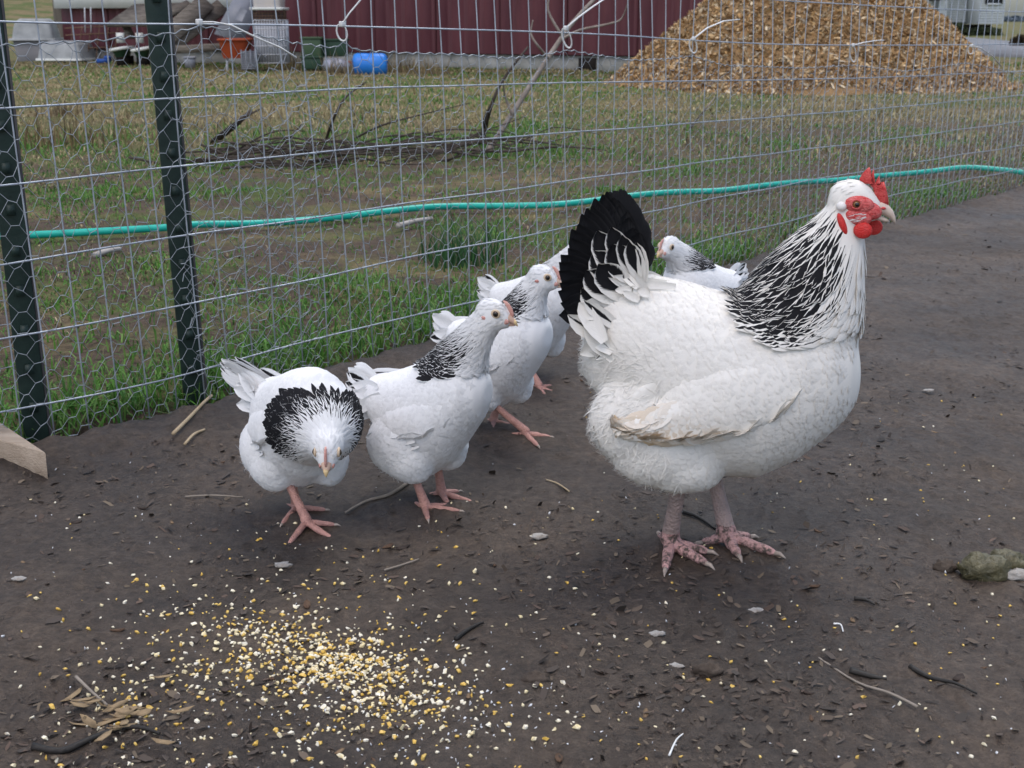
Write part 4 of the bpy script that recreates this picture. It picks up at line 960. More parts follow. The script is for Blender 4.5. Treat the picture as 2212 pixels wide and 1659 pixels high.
# ------------------------------------------------------------------ hens
def feather_mat(name, trans=.05, blackc=(.012, .012, .014)):
    "vertex colour gives the plumage; its alpha says how far a dark centre fills the feather"
    m = bpy.data.materials.new(name); m.use_nodes = True; n = m.node_tree; b = n.nodes['Principled BSDF']
    L = n.links
    a = n.nodes.new('ShaderNodeVertexColor'); a.layer_name = 'Col'
    uv = n.nodes.new('ShaderNodeUVMap'); sp = n.nodes.new('ShaderNodeSeparateXYZ'); L.new(uv.outputs[0], sp.inputs[0])
    def mth(op, i0, i1=None, i2=None):
        q = n.nodes.new('ShaderNodeMath'); q.operation = op
        for k, v in enumerate((i0, i1, i2)):
            if v is None: continue
            if isinstance(v, (int, float)): q.inputs[k].default_value = v
            else: L.new(v, q.inputs[k])
        return q.outputs[0]
    def mr(v, a0, a1, b0, b1):
        q = n.nodes.new('ShaderNodeMapRange'); q.interpolation_type = 'SMOOTHSTEP'; L.new(v, q.inputs[0])
        for k, w in enumerate((a0, a1, b0, b1)): q.inputs[k + 1].default_value = w
        return q.outputs[0]
    u = mth('ABSOLUTE', mth('SUBTRACT', sp.outputs[0], .5)); v = sp.outputs[1]
    barb = n.nodes.new('ShaderNodeTexNoise'); mp = n.nodes.new('ShaderNodeMapping'); mp.inputs['Scale'].default_value = (5, 38, 1)
    cmb = n.nodes.new('ShaderNodeCombineXYZ'); L.new(sp.outputs[0], cmb.inputs[0]); L.new(mth('SUBTRACT', v, mth('MULTIPLY', u, .9)), cmb.inputs[1]); L.new(a.outputs[1], cmb.inputs[2])
    L.new(cmb.outputs[0], mp.inputs[0]); L.new(mp.outputs[0], barb.inputs[0]); barb.inputs['Scale'].default_value = 1; barb.inputs['Detail'].default_value = 2
    # dark spindle: half width grows with alpha
    half = mth('MULTIPLY', a.outputs[1], mth('MULTIPLY_ADD', mr(v, .1, .6, .2, 1), .43, .02))
    edge = mth('ADD', mth('SUBTRACT', half, u), mth('MULTIPLY', mth('SUBTRACT', barb.outputs[0], .5), .16))
    dk = mth('MULTIPLY', mr(edge, -.02, .06, 0, 1), mr(a.outputs[1], .02, .12, 0, 1))
    mx = n.nodes.new('ShaderNodeMix'); mx.data_type = 'RGBA'; L.new(dk, mx.inputs[0]); L.new(a.outputs[0], mx.inputs[6]); mx.inputs[7].default_value = (*blackc, 1)
    sh = n.nodes.new('ShaderNodeMix'); sh.data_type = 'RGBA'; sh.blend_type = 'MULTIPLY'; sh.inputs[0].default_value = 1
    k_ = mr(barb.outputs[0], .25, .75, .90, 1.03); cb = n.nodes.new('ShaderNodeCombineColor'); [L.new(k_, cb.inputs[i]) for i in range(3)]
    L.new(mx.outputs[2], sh.inputs[6]); L.new(cb.outputs[0], sh.inputs[7]); c = sh.outputs[2]
    L.new(c, b.inputs['Base Color']); b.inputs['Roughness'].default_value = .75; b.inputs['Specular IOR Level'].default_value = .15
    bp = n.nodes.new('ShaderNodeBump'); bp.inputs['Strength'].default_value = .25; bp.inputs['Distance'].default_value = .0006; L.new(barb.outputs[0], bp.inputs['Height']); L.new(bp.outputs[0], b.inputs['Normal'])
    t = n.nodes.new('ShaderNodeBsdfTranslucent'); L.new(c, t.inputs[0]); x = n.nodes.new('ShaderNodeMixShader'); x.inputs[0].default_value = trans
    L.new(b.outputs[0], x.inputs[1]); L.new(t.outputs[0], x.inputs[2]); L.new(x.outputs[0], n.nodes['Material Output'].inputs[0])
    return m
FEA = feather_mat('white feathers with dark centres')
skin_w = M('white down', (.80, .795, .78), .85, .1)
comb_m = M('red comb skin', (.46, .025, .024), .55, .3, (.68, .11, .10), 130, .35, 260)
wattle_m = M('bright red wattle', (.66, .022, .018), .45, .35, (.60, .05, .045), 160, .3, 300)
face_m = M('red face skin', (.55, .05, .05), .6, .25, (.68, .18, .17), 160, .4, 260)
lobe_m = M('white earlobe', (.78, .75, .72), .6, .25); beak_m = M('horn beak', (.56, .43, .35), .4, .4, (.66, .55, .46), 80); beakd_m = M('dark horn', (.16, .12, .11), .5, .35, (.3, .24, .22), 80)
iris_m = M('amber iris', (.20, .085, .02), .15, .6); iris_d = M('dark brown iris', (.06, .035, .02), .15, .6); pupil_m = M('black pupil', (.004, .004, .004), .08, .7)
leg_hen = M('pinkish grey scaled leg', (.40, .29, .26), .6, .3, (.27, .21, .19), 55, .6, 160); toe_hen = M('muddy pink toe', (.46, .27, .25), .6, .3, (.085, .065, .055), 120, .6, 200, contrast=(.46, .60))
leg_p = M('pink scaled leg', (.50, .27, .225), .55, .3, (.36, .19, .16), 70, .5, 180); claw_m = M('pale claw', (.42, .35, .29), .5, .3, (.25, .2, .17), 100)
pcomb_m = M('pink comb', (.60, .27, .23), .55, .3, (.68, .42, .36), 150); pbeak_m = M('flesh beak', (.56, .36, .28), .45, .35, (.62, .45, .34), 90); ptip_m = M('yellowish beak tip', (.62, .46, .24), .4, .4)
eyering_m = M('cream eye ring', (.60, .47, .33), .7, .2)

def pebbled(m, scale, dist, strength=.8):
    n = m.node_tree; b = n.nodes['Principled BSDF']; tc = n.nodes.new('ShaderNodeTexCoord'); v = n.nodes.new('ShaderNodeTexVoronoi'); v.inputs['Scale'].default_value = scale
    n.links.new(tc.outputs['Object'], v.inputs['Vector']); bp = n.nodes.new('ShaderNodeBump'); bp.invert = True; bp.inputs['Strength'].default_value = strength; bp.inputs['Distance'].default_value = dist
    n.links.new(v.outputs['Distance'], bp.inputs['Height']); n.links.new(bp.outputs[0], b.inputs['Normal'])
for m_, sc_, d_ in ((comb_m, 700, .0012), (wattle_m, 800, .0010), (face_m, 600, .0012), (leg_hen, 330, .0016), (toe_hen, 380, .0016), (leg_p, 420, .0012), (pcomb_m, 700, .001)): pebbled(m_, sc_, d_)

TPROF = {'round': ([0, .25, .5, .75, .92, 1], [.45, .85, 1, .92, .55, .08]), 'hackle': ([0, .25, .5, .75, .92, 1], [.6, .9, 1, .78, .35, .02]), 'fluff': ([0, .2, .45, .7, .88, 1], [.8, 1, .8, .5, .25, .02])}
def plumage(name, bvh, pts, nrm, dirs_fn, length, width, col, prof, lift, sink, seed, parent, step_fix=True, curl=None, ragged=.12):
    "feathers that hug the body: each shaft is walked along the flow over the surface"
    n = len(pts)
    if n == 0: return None
    rs = np.random.RandomState(seed); vs, ws = TPROF[prof]; k = len(vs); P = pts.copy(); N = nrm.copy(); rows = []
    yaw = rs.normal(size=n) * ragged
    for j in range(k):
        d = dirs_fn(P); d = d - (d * N).sum(1)[:, None] * N; d /= np.linalg.norm(d, axis=1)[:, None] + 1e-9
        sd = np.cross(N, d); d2 = d * np.cos(yaw)[:, None] + sd * np.sin(yaw)[:, None]; sd = np.cross(N, d2)
        off = (-sink + lift * vs[j] ** 1.4)[:, None]; c = P + N * off; w = (width * .5 * ws[j])[:, None]
        cam_ = -.30 * w * ws[j]
        rows.append(np.stack([c - sd * w + N * cam_, c, c + sd * w + N * cam_], 1))
        if j < k - 1:
            Q = P + d2 * (length * (vs[j + 1] - vs[j]))[:, None]
            for i in range(n):
                loc, nn, _, dist = bvh.find_nearest(Vector(Q[i]))
                if loc is not None:
                    P[i] = loc; nv = np.array(nn); N[i] = N[i] * .45 + nv * .55; N[i] /= np.linalg.norm(N[i])
                else: P[i] = Q[i]
    R = np.stack(rows, 1)                                   # n, k, 3, 3
    V = R.reshape(-1, 3); base = np.arange(n)[:, None, None] * (k * 3)
    q = np.array([[(j * 3 + a, j * 3 + a + 1, (j + 1) * 3 + a + 1, (j + 1) * 3 + a) for a in range(2)] for j in range(k - 1)]).reshape(-1, 4)
    Fq = (base + q[None]).reshape(-1, 4)
    uv = np.tile(np.array([[(a / 2, vs[j]) for a in range(3)] for j in range(k)]).reshape(-1, 2), (n, 1))
    o = put(name, mesh_np(name, V, Fq, uv=uv, col=np.repeat(col, k * 3, 0)), FEA, parent); o['kind'] = 'stuff'; return o

def blade_feather(name, root, tip, side, w, col, parent, bow=0.0, prof='round', n=9, twist=None):
    "one large quill: root to tip with a bow"
    root = Vector(root); tip = Vector(tip); ax = tip - root; L = ax.length; side = Vector(side).normalized(); nor = ax.cross(side).normalized(); V = []; uv = []
    xs, ws = TPROF[prof]
    for j in range(n):
        t_ = j / (n - 1); ww = w * .5 * np.interp(t_, xs, ws); c = root + ax * t_ + side * bow * L * math.sin(math.pi * t_ * .5) ** 2
        for a in (-1, -.5, 0, .5, 1): V.append(c + side * ww * a + nor * (-.10 * w * a * a)); uv.append((.5 + a / 2, t_))
    Fs = [(j * 5 + a, j * 5 + a + 1, j * 5 + a + 6, j * 5 + a + 5) for j in range(n - 1) for a in range(4)]
    return put(name, mesh_np(name, np.array([v[:] for v in V]), np.array(Fs), uv=np.array(uv), col=np.tile(np.array(col), (len(V), 1))), FEA, parent)

def remeshed(mb, voxel, smooth_it, name):
    o = put('tmp_remesh', mb.mesh('tmp_remesh'))
    r = o.modifiers.new('r', 'REMESH'); r.mode = 'VOXEL'; r.voxel_size = voxel
    if smooth_it: s_m = o.modifiers.new('s', 'SMOOTH'); s_m.factor = .5; s_m.iterations = smooth_it
    dg = bpy.context.evaluated_depsgraph_get(); dg.update(); me = bpy.data.meshes.new_from_object(o.evaluated_get(dg)); me.name = name
    old = o.data; bpy.data.objects.remove(o); bpy.data.meshes.remove(old)
    me.polygons.foreach_set('use_smooth', np.ones(len(me.polygons), dtype=bool)); return me

def sample_surface(me, n, seed):
    rs = np.random.RandomState(seed); me.calc_loop_triangles(); T = len(me.loop_triangles)
    tri = np.zeros(T * 3, dtype=np.int32); me.loop_triangles.foreach_get('vertices', tri); tri = tri.reshape(-1, 3)
    co = np.zeros(len(me.vertices) * 3, dtype=np.float32); me.vertices.foreach_get('co', co); co = co.reshape(-1, 3).astype(float)
    a, b, c = co[tri[:, 0]], co[tri[:, 1]], co[tri[:, 2]]; cr = np.cross(b - a, c - a); ar = np.linalg.norm(cr, axis=1) / 2
    # stratified along the area so that spacing is even
    cum = np.cumsum(ar); u = (np.arange(n) + rs.uniform(0, 1, n)) / n * cum[-1]; ti = np.clip(np.searchsorted(cum, u), 0, T - 1); rs.shuffle(ti)
    r1 = np.sqrt(rs.uniform(0, 1, n))[:, None]; r2 = rs.uniform(0, 1, n)[:, None]
    p = a[ti] * (1 - r1) + b[ti] * r1 * (1 - r2) + c[ti] * r1 * r2; nn = cr[ti] / (np.linalg.norm(cr[ti], axis=1)[:, None] + 1e-12)
    return p, nn, cum[-1]

def head_frame(c, fwd, up=(0, 0, 1)):
    f = Vector(fwd).normalized(); l = Vector(up).cross(f).normalized(); u = f.cross(l).normalized()
    return Matrix(((f.x, l.x, u.x, c[0]), (f.y, l.y, u.y, c[1]), (f.z, l.z, u.z, c[2]), (0, 0, 0, 1)))

def make_leg(root, name, hock, ankle, toes, r, mat, toemat, seed, parent):
    "shank and toes as one skin; claws are its pieces. toes: list of tips, the last one is the hind toe"
    hock = Vector(hock); ankle = Vector(ankle)
    mb = MB(); top = hock; d = ankle - hock
    mb.tube([hock, hock + d * .25, hock + d * .6, ankle + Vector((0, 0, r * .2))], [r * 1.25, r, r * .95, r * 1.15], 12)
    mb.ball(ankle, r * 1.3, 12, 8)
    claws = []
    for i, tp in enumerate(toes):
        tp = Vector(tp); v = tp - ankle; v.z = 0; L = v.length; u = v.normalized(); base = Vector((ankle.x, ankle.y, r * .75)); k = .92 if i < len(toes) - 1 else .8
        pts = []; rad = []
        for j, (t_, hz_, rr) in enumerate(((0, 1.15, .95), (.22, 1.05, .78), (.42, .85, .84), (.58, .8, .66), (.76, .62, .68), (.88, .5, .5), (.95, .4, .34))):
            pts.append(base + u * L * t_ * .94 - Vector((0, 0, base.z)) + Vector((0, 0, r * hz_ * .72 * k))); rad.append(r * rr * k)
        mb.tube(pts, rad, 10); e = pts[-1]
        claws.append([e - u * r * .4, e + u * r * .55 + Vector((0, 0, r * .06)), e + u * r * 1.35 - Vector((0, 0, r * .33))])
    me = remeshed(mb, r * .17, 3, name); o = put(name, me, mat, root)
    me.materials.append(toemat); mi = np.zeros(len(me.polygons), dtype=np.int32)
    for i, pg in enumerate(me.polygons): mi[i] = 1 if pg.center.z < ankle.z + r * .9 else 0
    me.polygons.foreach_set('material_index', mi)
    for c in claws:
        mb = MB(); mb.tube(c, [r * .34, r * .27, r * .05], 7); mb.build('claw', claw_m, o, True)
    return o

def build_bird(name, label, origin, yaw, sp, seed, group=None):
    root = tag(empty(name, (origin[0], origin[1], -.003), yaw), label, 'chicken', group)
    W2L = Matrix.Rotation(-yaw, 4, 'Z') @ Matrix.Translation((-origin[0], -origin[1], 0))
    hm = sp['head']; hs = sp['hs']                                  # head frame and scale
    mb = MB(); nodes = []                                         # nodes: position, flow, radius, region
    # torso
    secs = []
    for x, zt, zb, hw in sp['torso']: secs.append(((x, 0, (zt + zb) / 2), (0, hw, 0), (0, 0, (zt - zb) / 2)))
    mb.loft(secs, 28)
    ts = sp['torso']; xmin, xmax = ts[0][0], ts[-1][0]
    for x, zt, zb, hw in ts:
        for zz, fl in ((.8, (-1, 0, .10)), (.0, (-1, 0, -.22)), (-.8, (-1, 0, -.10))):
            nodes.append(((x, 0, (zt + zb) / 2 + zz * (zt - zb) / 2 * .5), fl, (zt - zb) * .35 + .01, 0))
    # neck
    np_ = [Vector(p[0]) for p in sp['neck']]; secs = []
    for i, (p, a, b) in enumerate(sp['neck']):
        tg = (np_[min(i + 1, len(np_) - 1)] - np_[max(i - 1, 0)]).normalized(); side = Vector((0, 1, 0)); side = (side - tg * side.dot(tg)).normalized(); up = side.cross(tg) * -1
        secs.append((p, side * b, tg.cross(side) * a))
        nodes.append((tuple(p), tuple(-tg), max(a, b) * 1.0, 1))
    mb.loft(secs, 24)
    # head
    hsec = []
    for x, z, a, b in sp['headsec']:
        c = hm @ Vector((x, 0, z)); hsec.append((c, hm.to_3x3() @ Vector((0, b, 0)), hm.to_3x3() @ Vector((0, 0, a))))
    mb.loft(hsec, 20)
    hc = hm @ Vector((0, 0, 0)); hf = hm.to_3x3() @ Vector((1, 0, 0))
    nodes.append((tuple(hc), tuple(-hf), hs * .9, 2)); nodes.append((tuple(hm @ Vector((.5 * hs, 0, 0))), tuple(-hf), hs * .6, 2))
    # thighs
    for side in (-1, 1):
        for (x, z, rx, ry, rz) in sp['thigh']:
            dxs = sp.get('thigh_dx', (0, 0))[0 if side < 0 else 1]
            c = Vector((x + dxs, side * sp['thigh_y'], z)); mb.ball(c, (rx, ry, rz), 18, 12); nodes.append((tuple(c), (-.25, side * .1, -1), rz * 1.0, 3))
    me = remeshed(mb, sp.get('voxel', .0034), 10, 'body'); skin_m = M('white down', tuple(v * .945 for v in sp['white']), .85, .1); body = put('body', me, skin_m, root)
    bvh = BVHTree.FromObject(body, bpy.context.evaluated_depsgraph_get()) if False else BVHTree.FromPolygons([v.co[:] for v in me.vertices], [p.vertices[:] for p in me.polygons])
    NP = np.array([q[0] for q in nodes]); ND = np.array([q[1] for q in nodes], float); ND /= np.linalg.norm(ND, axis=1)[:, None]; NR = np.array([q[2] for q in nodes]); NG = np.array([q[3] for q in nodes])
    def wts(P):
        d = np.linalg.norm(P[:, None] - NP[None], axis=2); return (NR[None] / (d + 1e-4)) ** 4
    def flow(P):
        w = wts(P); return (w[:, :, None] * ND[None]).sum(1) / w.sum(1)[:, None]
    pts, nrm, area = sample_surface(me, sp['count'], seed)
    w = wts(pts); W4 = np.stack([np.where(NG[None] == g, w, 0).sum(1) for g in range(4)], 1); reg = W4.argmax(1); Wn = W4 / W4.sum(1)[:, None]
    rs = np.random.RandomState(seed + 1); n = len(pts); sc = sp['scale']
    hinv = hm.inverted(); hl_ = np.array([(hinv @ Vector(p))[:] for p in pts]) / hs
    bare = sp['bare'](hl_)
    # position along the neck: 0 at the shoulders, 1 at the head
    npn = np.array([p[:] for p in np_]); seg_t = np.zeros(n); best = np.full(n, 1e9)
    for i in range(len(npn) - 1):
        a, b = npn[i], npn[i + 1]; t_ = np.clip(((pts - a) @ (b - a)) / ((b - a) @ (b - a)), 0, 1); dd = np.linalg.norm(pts - (a + t_[:, None] * (b - a)), axis=1)
        up_ = dd < best; best[up_] = dd[up_]; seg_t[up_] = (i + t_[up_]) / (len(npn) - 1)
    white = np.array(sp['white'])
    def base_col(m, var=.045 if sp['scale'] < .9 else .035): return np.concatenate([white * (1 + rs.normal(size=(m, 1)) * var * .6).clip(.85, 1.07), np.zeros((m, 1))], 1)
    # ---- body feathers
    k = (reg == 0) & ~bare
    c = base_col(k.sum()); sp['dirty'](pts[k], c, rs)
    plumage('body_feathers', bvh, pts[k], nrm[k], flow, sc * rs.uniform(.034, .048, k.sum()), sc * rs.uniform(.022, .032, k.sum()), c, 'round', np.full(k.sum(), .0027 if sc > .9 else .0025), np.full(k.sum(), .0018 * sc), seed + 2, root)
    # ---- thigh fluff
    k = (reg == 3)
    c = base_col(k.sum(), .04); sp['dirty'](pts[k], c, rs)
    plumage('thigh_feathers', bvh, pts[k], nrm[k], flow, sc * rs.uniform(.022, .034, k.sum()), sc * rs.uniform(.012, .022, k.sum()), c, 'round', sc * rs.uniform(.002, .004, k.sum()), np.full(k.sum(), .0015 * sc), seed + 3, root, ragged=.18)
    # wispy down along the thighs and rump
    p2, n2, _ = sample_surface(me, sp['down'], seed + 40); w2 = wts(p2); r2 = np.stack([np.where(NG[None] == g, w2, 0).sum(1) for g in range(4)], 1).argmax(1)
    k2 = (r2 == 3) | ((r2 == 0) & (p2[:, 0] < xmin + (xmax - xmin) * .30) & (p2[:, 2] < sp['rumpz']))
    p2 = p2[k2]; n2 = n2[k2]; c = base_col(len(p2), .03)
    plumage('down', bvh, p2, n2, flow, sc * rs.uniform(.018, .032, len(p2)), sc * rs.uniform(.0007, .0016, len(p2)), c, 'fluff', sc * rs.uniform(.002, .009, len(p2)), np.full(len(p2), .001), seed + 4, root, ragged=.55)
    # ---- head: short fine feathers
    hp, hn, _ = sample_surface(me, 18000, seed + 50); w2 = wts(hp); r2 = np.stack([np.where(NG[None] == g, w2, 0).sum(1) for g in range(4)], 1); isH = (r2.argmax(1) == 2)
    hp, hn = hp[isH], hn[isH]; hl2 = np.array([(hinv @ Vector(p))[:] for p in hp]) / hs; kb = ~sp['bare'](hl2); hp, hn = hp[kb], hn[kb]; m = len(hp)
    c = base_col(m, .04); c[:, :3] *= sp.get('headtint', (1, 1, 1))
    plumage('head_feathers', bvh, hp, hn, flow, hs * rs.uniform(.30, .55, m), hs * rs.uniform(.10, .18, m), c, 'hackle', hs * rs.uniform(.02, .05 if sc > .9 else .14, m), np.full(m, hs * .03), seed + 5, root, ragged=sp.get('headrag', .25))
    # ---- neck hackles
    kp, kn, _ = sample_surface(me, int(sp['count'] * sp['hackle_mult']), seed + 60); w2 = wts(kp); r2 = np.stack([np.where(NG[None] == g, w2, 0).sum(1) for g in range(4)], 1); r2n = r2 / r2.sum(1)[:, None]
    kk = (r2n[:, 1] > sp.get('neckmin', .38)); kp, kn = kp[kk], kn[kk]; hl2 = np.array([(hinv @ Vector(p))[:] for p in kp]) / hs; kb = ~sp['bare'](hl2); kp, kn = kp[kb], kn[kb]
    st = np.zeros(len(kp)); best = np.full(len(kp), 1e9); fr = np.zeros(len(kp))
    for i in range(len(npn) - 1):
        a, b = npn[i], npn[i + 1]; t_ = np.clip(((kp - a) @ (b - a)) / ((b - a) @ (b - a)), 0, 1); q = a + t_[:, None] * (b - a); dd = np.linalg.norm(kp - q, axis=1)
        up_ = dd < best; best[up_] = dd[up_]; st[up_] = (i + t_[up_]) / (len(npn) - 1)
        tg = (b - a) / np.linalg.norm(b - a); fwd = np.array(sp.get('front', (tg[2], 0, -tg[0]))); rel = (kp - q)
        fr[up_] = ((rel @ fwd) / (np.linalg.norm(rel, axis=1) + 1e-9))[up_]            # +1 at the throat, -1 at the nape
    m = len(kp); blk = sp['black'](st, fr, kp, rs); c = base_col(m, .03); c[:, 3] = np.clip(blk, 0, 1.25); g_ = sp['neckgrey'](st, fr); c[:, :3] *= (1 - g_)[:, None]
    ln = sp['hackle_len'](st) * rs.uniform(.85, 1.15, m); wd = sp['hackle_w'](st) * rs.uniform(.8, 1.2, m)
    plumage('neck_hackle', bvh, kp, kn, flow, ln, wd, c, 'hackle', ln * .06 + .0030 * np.interp(st, [.45, .9], [1, .22 if sc > .9 else .38]), np.interp(st, [.45, .85], [-.0008, .0004]), seed + 6, root, ragged=sp.get('neckrag', .07))
    # ---- wings
    for side in (-1, 1):
        wing = sp['wing']; mbw = MB(); lo, hi_ = wing[0], wing[-1]; V = []; Fs = []; nt_ = 9
        axis = Vector((hi_[0] - lo[0], 0, hi_[1] - lo[1])).normalized(); upv = Vector((-axis.z, 0, axis.x)); upv = upv if upv.z > 0 else -upv
        tt = np.array(sp['torso'])
        def body_y(x, z):
            zt_, zb2, hw_ = (np.interp(x, tt[:, 0], tt[:, i]) for i in (1, 2, 3)); e_ = (z - (zt_ + zb2) / 2) / ((zt_ - zb2) / 2)
            return hw_ * math.sqrt(max(.06, 1 - e_ * e_))
        for (x, z, hh, y, th) in wing:
            ring = []
            for k in range(nt_):
                t_ = -1 + 2 * k / (nt_ - 1); p = Vector((x, 0, z)) + upv * hh * t_; off = th * (.55 + .45 * math.cos(math.pi * (t_ + .55) / 1.55)) if t_ > -.55 else th * (1 - .35 * ((-.55 - t_) / .45) ** 2)
                off -= .009 * float(sstep(.15, 1.0, t_)); ring.append((p.x, side * (max(body_y(p.x, p.z), y * .55 * (1 - .8 * float(sstep(-.1, .9, t_)))) + off), p.z))
            for k in range(nt_ - 1, -1, -1):
                t_ = -1 + 2 * k / (nt_ - 1); p = Vector((x, 0, z)) + upv * hh * t_ * .93; ring.append((p.x, side * (max(body_y(p.x, p.z), y * .55) - .012), p.z))
            V += ring
        m_ = 2 * nt_
        for i in range(len(wing) - 1):
            for k in range(m_): f_ = (i * m_ + k, i * m_ + (k + 1) % m_, (i + 1) * m_ + (k + 1) % m_, (i + 1) * m_ + k); Fs.append(f_ if side > 0 else f_[::-1])
        e0 = tuple(range(m_)); e1 = tuple((len(wing) - 1) * m_ + k for k in range(m_)); Fs += [e0[::-1], e1] if side > 0 else [e0, e1[::-1]]
        mbw.add(V, Fs); wm = remeshed(mbw, .003, 5, 'wing'); wo = put('wing', wm, skin_m, root)
        wb = BVHTree.FromPolygons([v.co[:] for v in wm.vertices], [p.vertices[:] for p in wm.polygons])
        wp, wn, wa = sample_surface(wm, sp['wing_n'], seed + 70 + side); wz_ = np.array([w_[:3] for w_ in wing]); tq = (wp[:, 2] - np.interp(wp[:, 0], wz_[:, 0], wz_[:, 1])) / np.interp(wp[:, 0], wz_[:, 0], wz_[:, 2]); kk = (wn[:, 1] * side > .1) & (tq < np.interp(wp[:, 0], [wz_[2, 0], wz_[4, 0]], [.15, .7])); wp, wn = wp[kk], wn[kk]; m = len(wp)
        rel = ((wp[:, 0] - lo[0]) / (hi_[0] - lo[0])); c = base_col(m, .04); sp['dirty'](wp, c, rs, True)
        wf = np.array((-1, 0, axis.z / max(axis.x, 1e-3) * -1 if False else (lo[1] - hi_[1]) / (hi_[0] - lo[0]) * 1.0)); wf = wf / np.linalg.norm(wf)
        plumage('covert_feathers', wb, wp, wn, lambda P: np.tile(wf, (len(P), 1)), sc * rs.uniform(.026, .040, m), sc * rs.uniform(.018, .027, m), c, 'round', np.full(m, .0026 * sc), np.full(m, .0018 * sc), seed + 71, wo)
        for j, (ra, ta, ww, bk) in enumerate(sp['quills']):
            rp = Vector((ra[0], side * (ra[2]), ra[1])); tp = Vector((ta[0], side * ta[2], ta[1])); sd = (tp - rp).cross(Vector((0, side, 0)))
            blade_feather('flight_feather', rp, tp, sd, ww, (*white, bk), wo, .04)
    # ---- tail
    for (rt, tp, ww, colr, bow, prof) in sp['tail']:
        rp = Vector(rt); tpv = Vector(tp); sd = (tpv - rp).cross(Vector((0, 1 if tp[1] >= 0 else -1, .15)))
        blade_feather('tail_feather', rp, tpv, sd, ww, colr, root, bow, prof)
    # ---- face
    sp['face'](root, hm, hs)
    # ---- legs
    for lg in sp['legs']:
        def TL(p): return W2L @ Vector(p)
        toes = [TL(G(*q)) for q in lg['toes']]; ank = TL(G(*lg['foot'])); ank.z = lg['r'] * 1.5
        hx_, hz_ = lg['hock']; make_leg(root, 'leg', (hx_, lg['hy'], hz_), ank, toes, lg['r'], lg['m'], lg['tm'], seed, root)
    return root

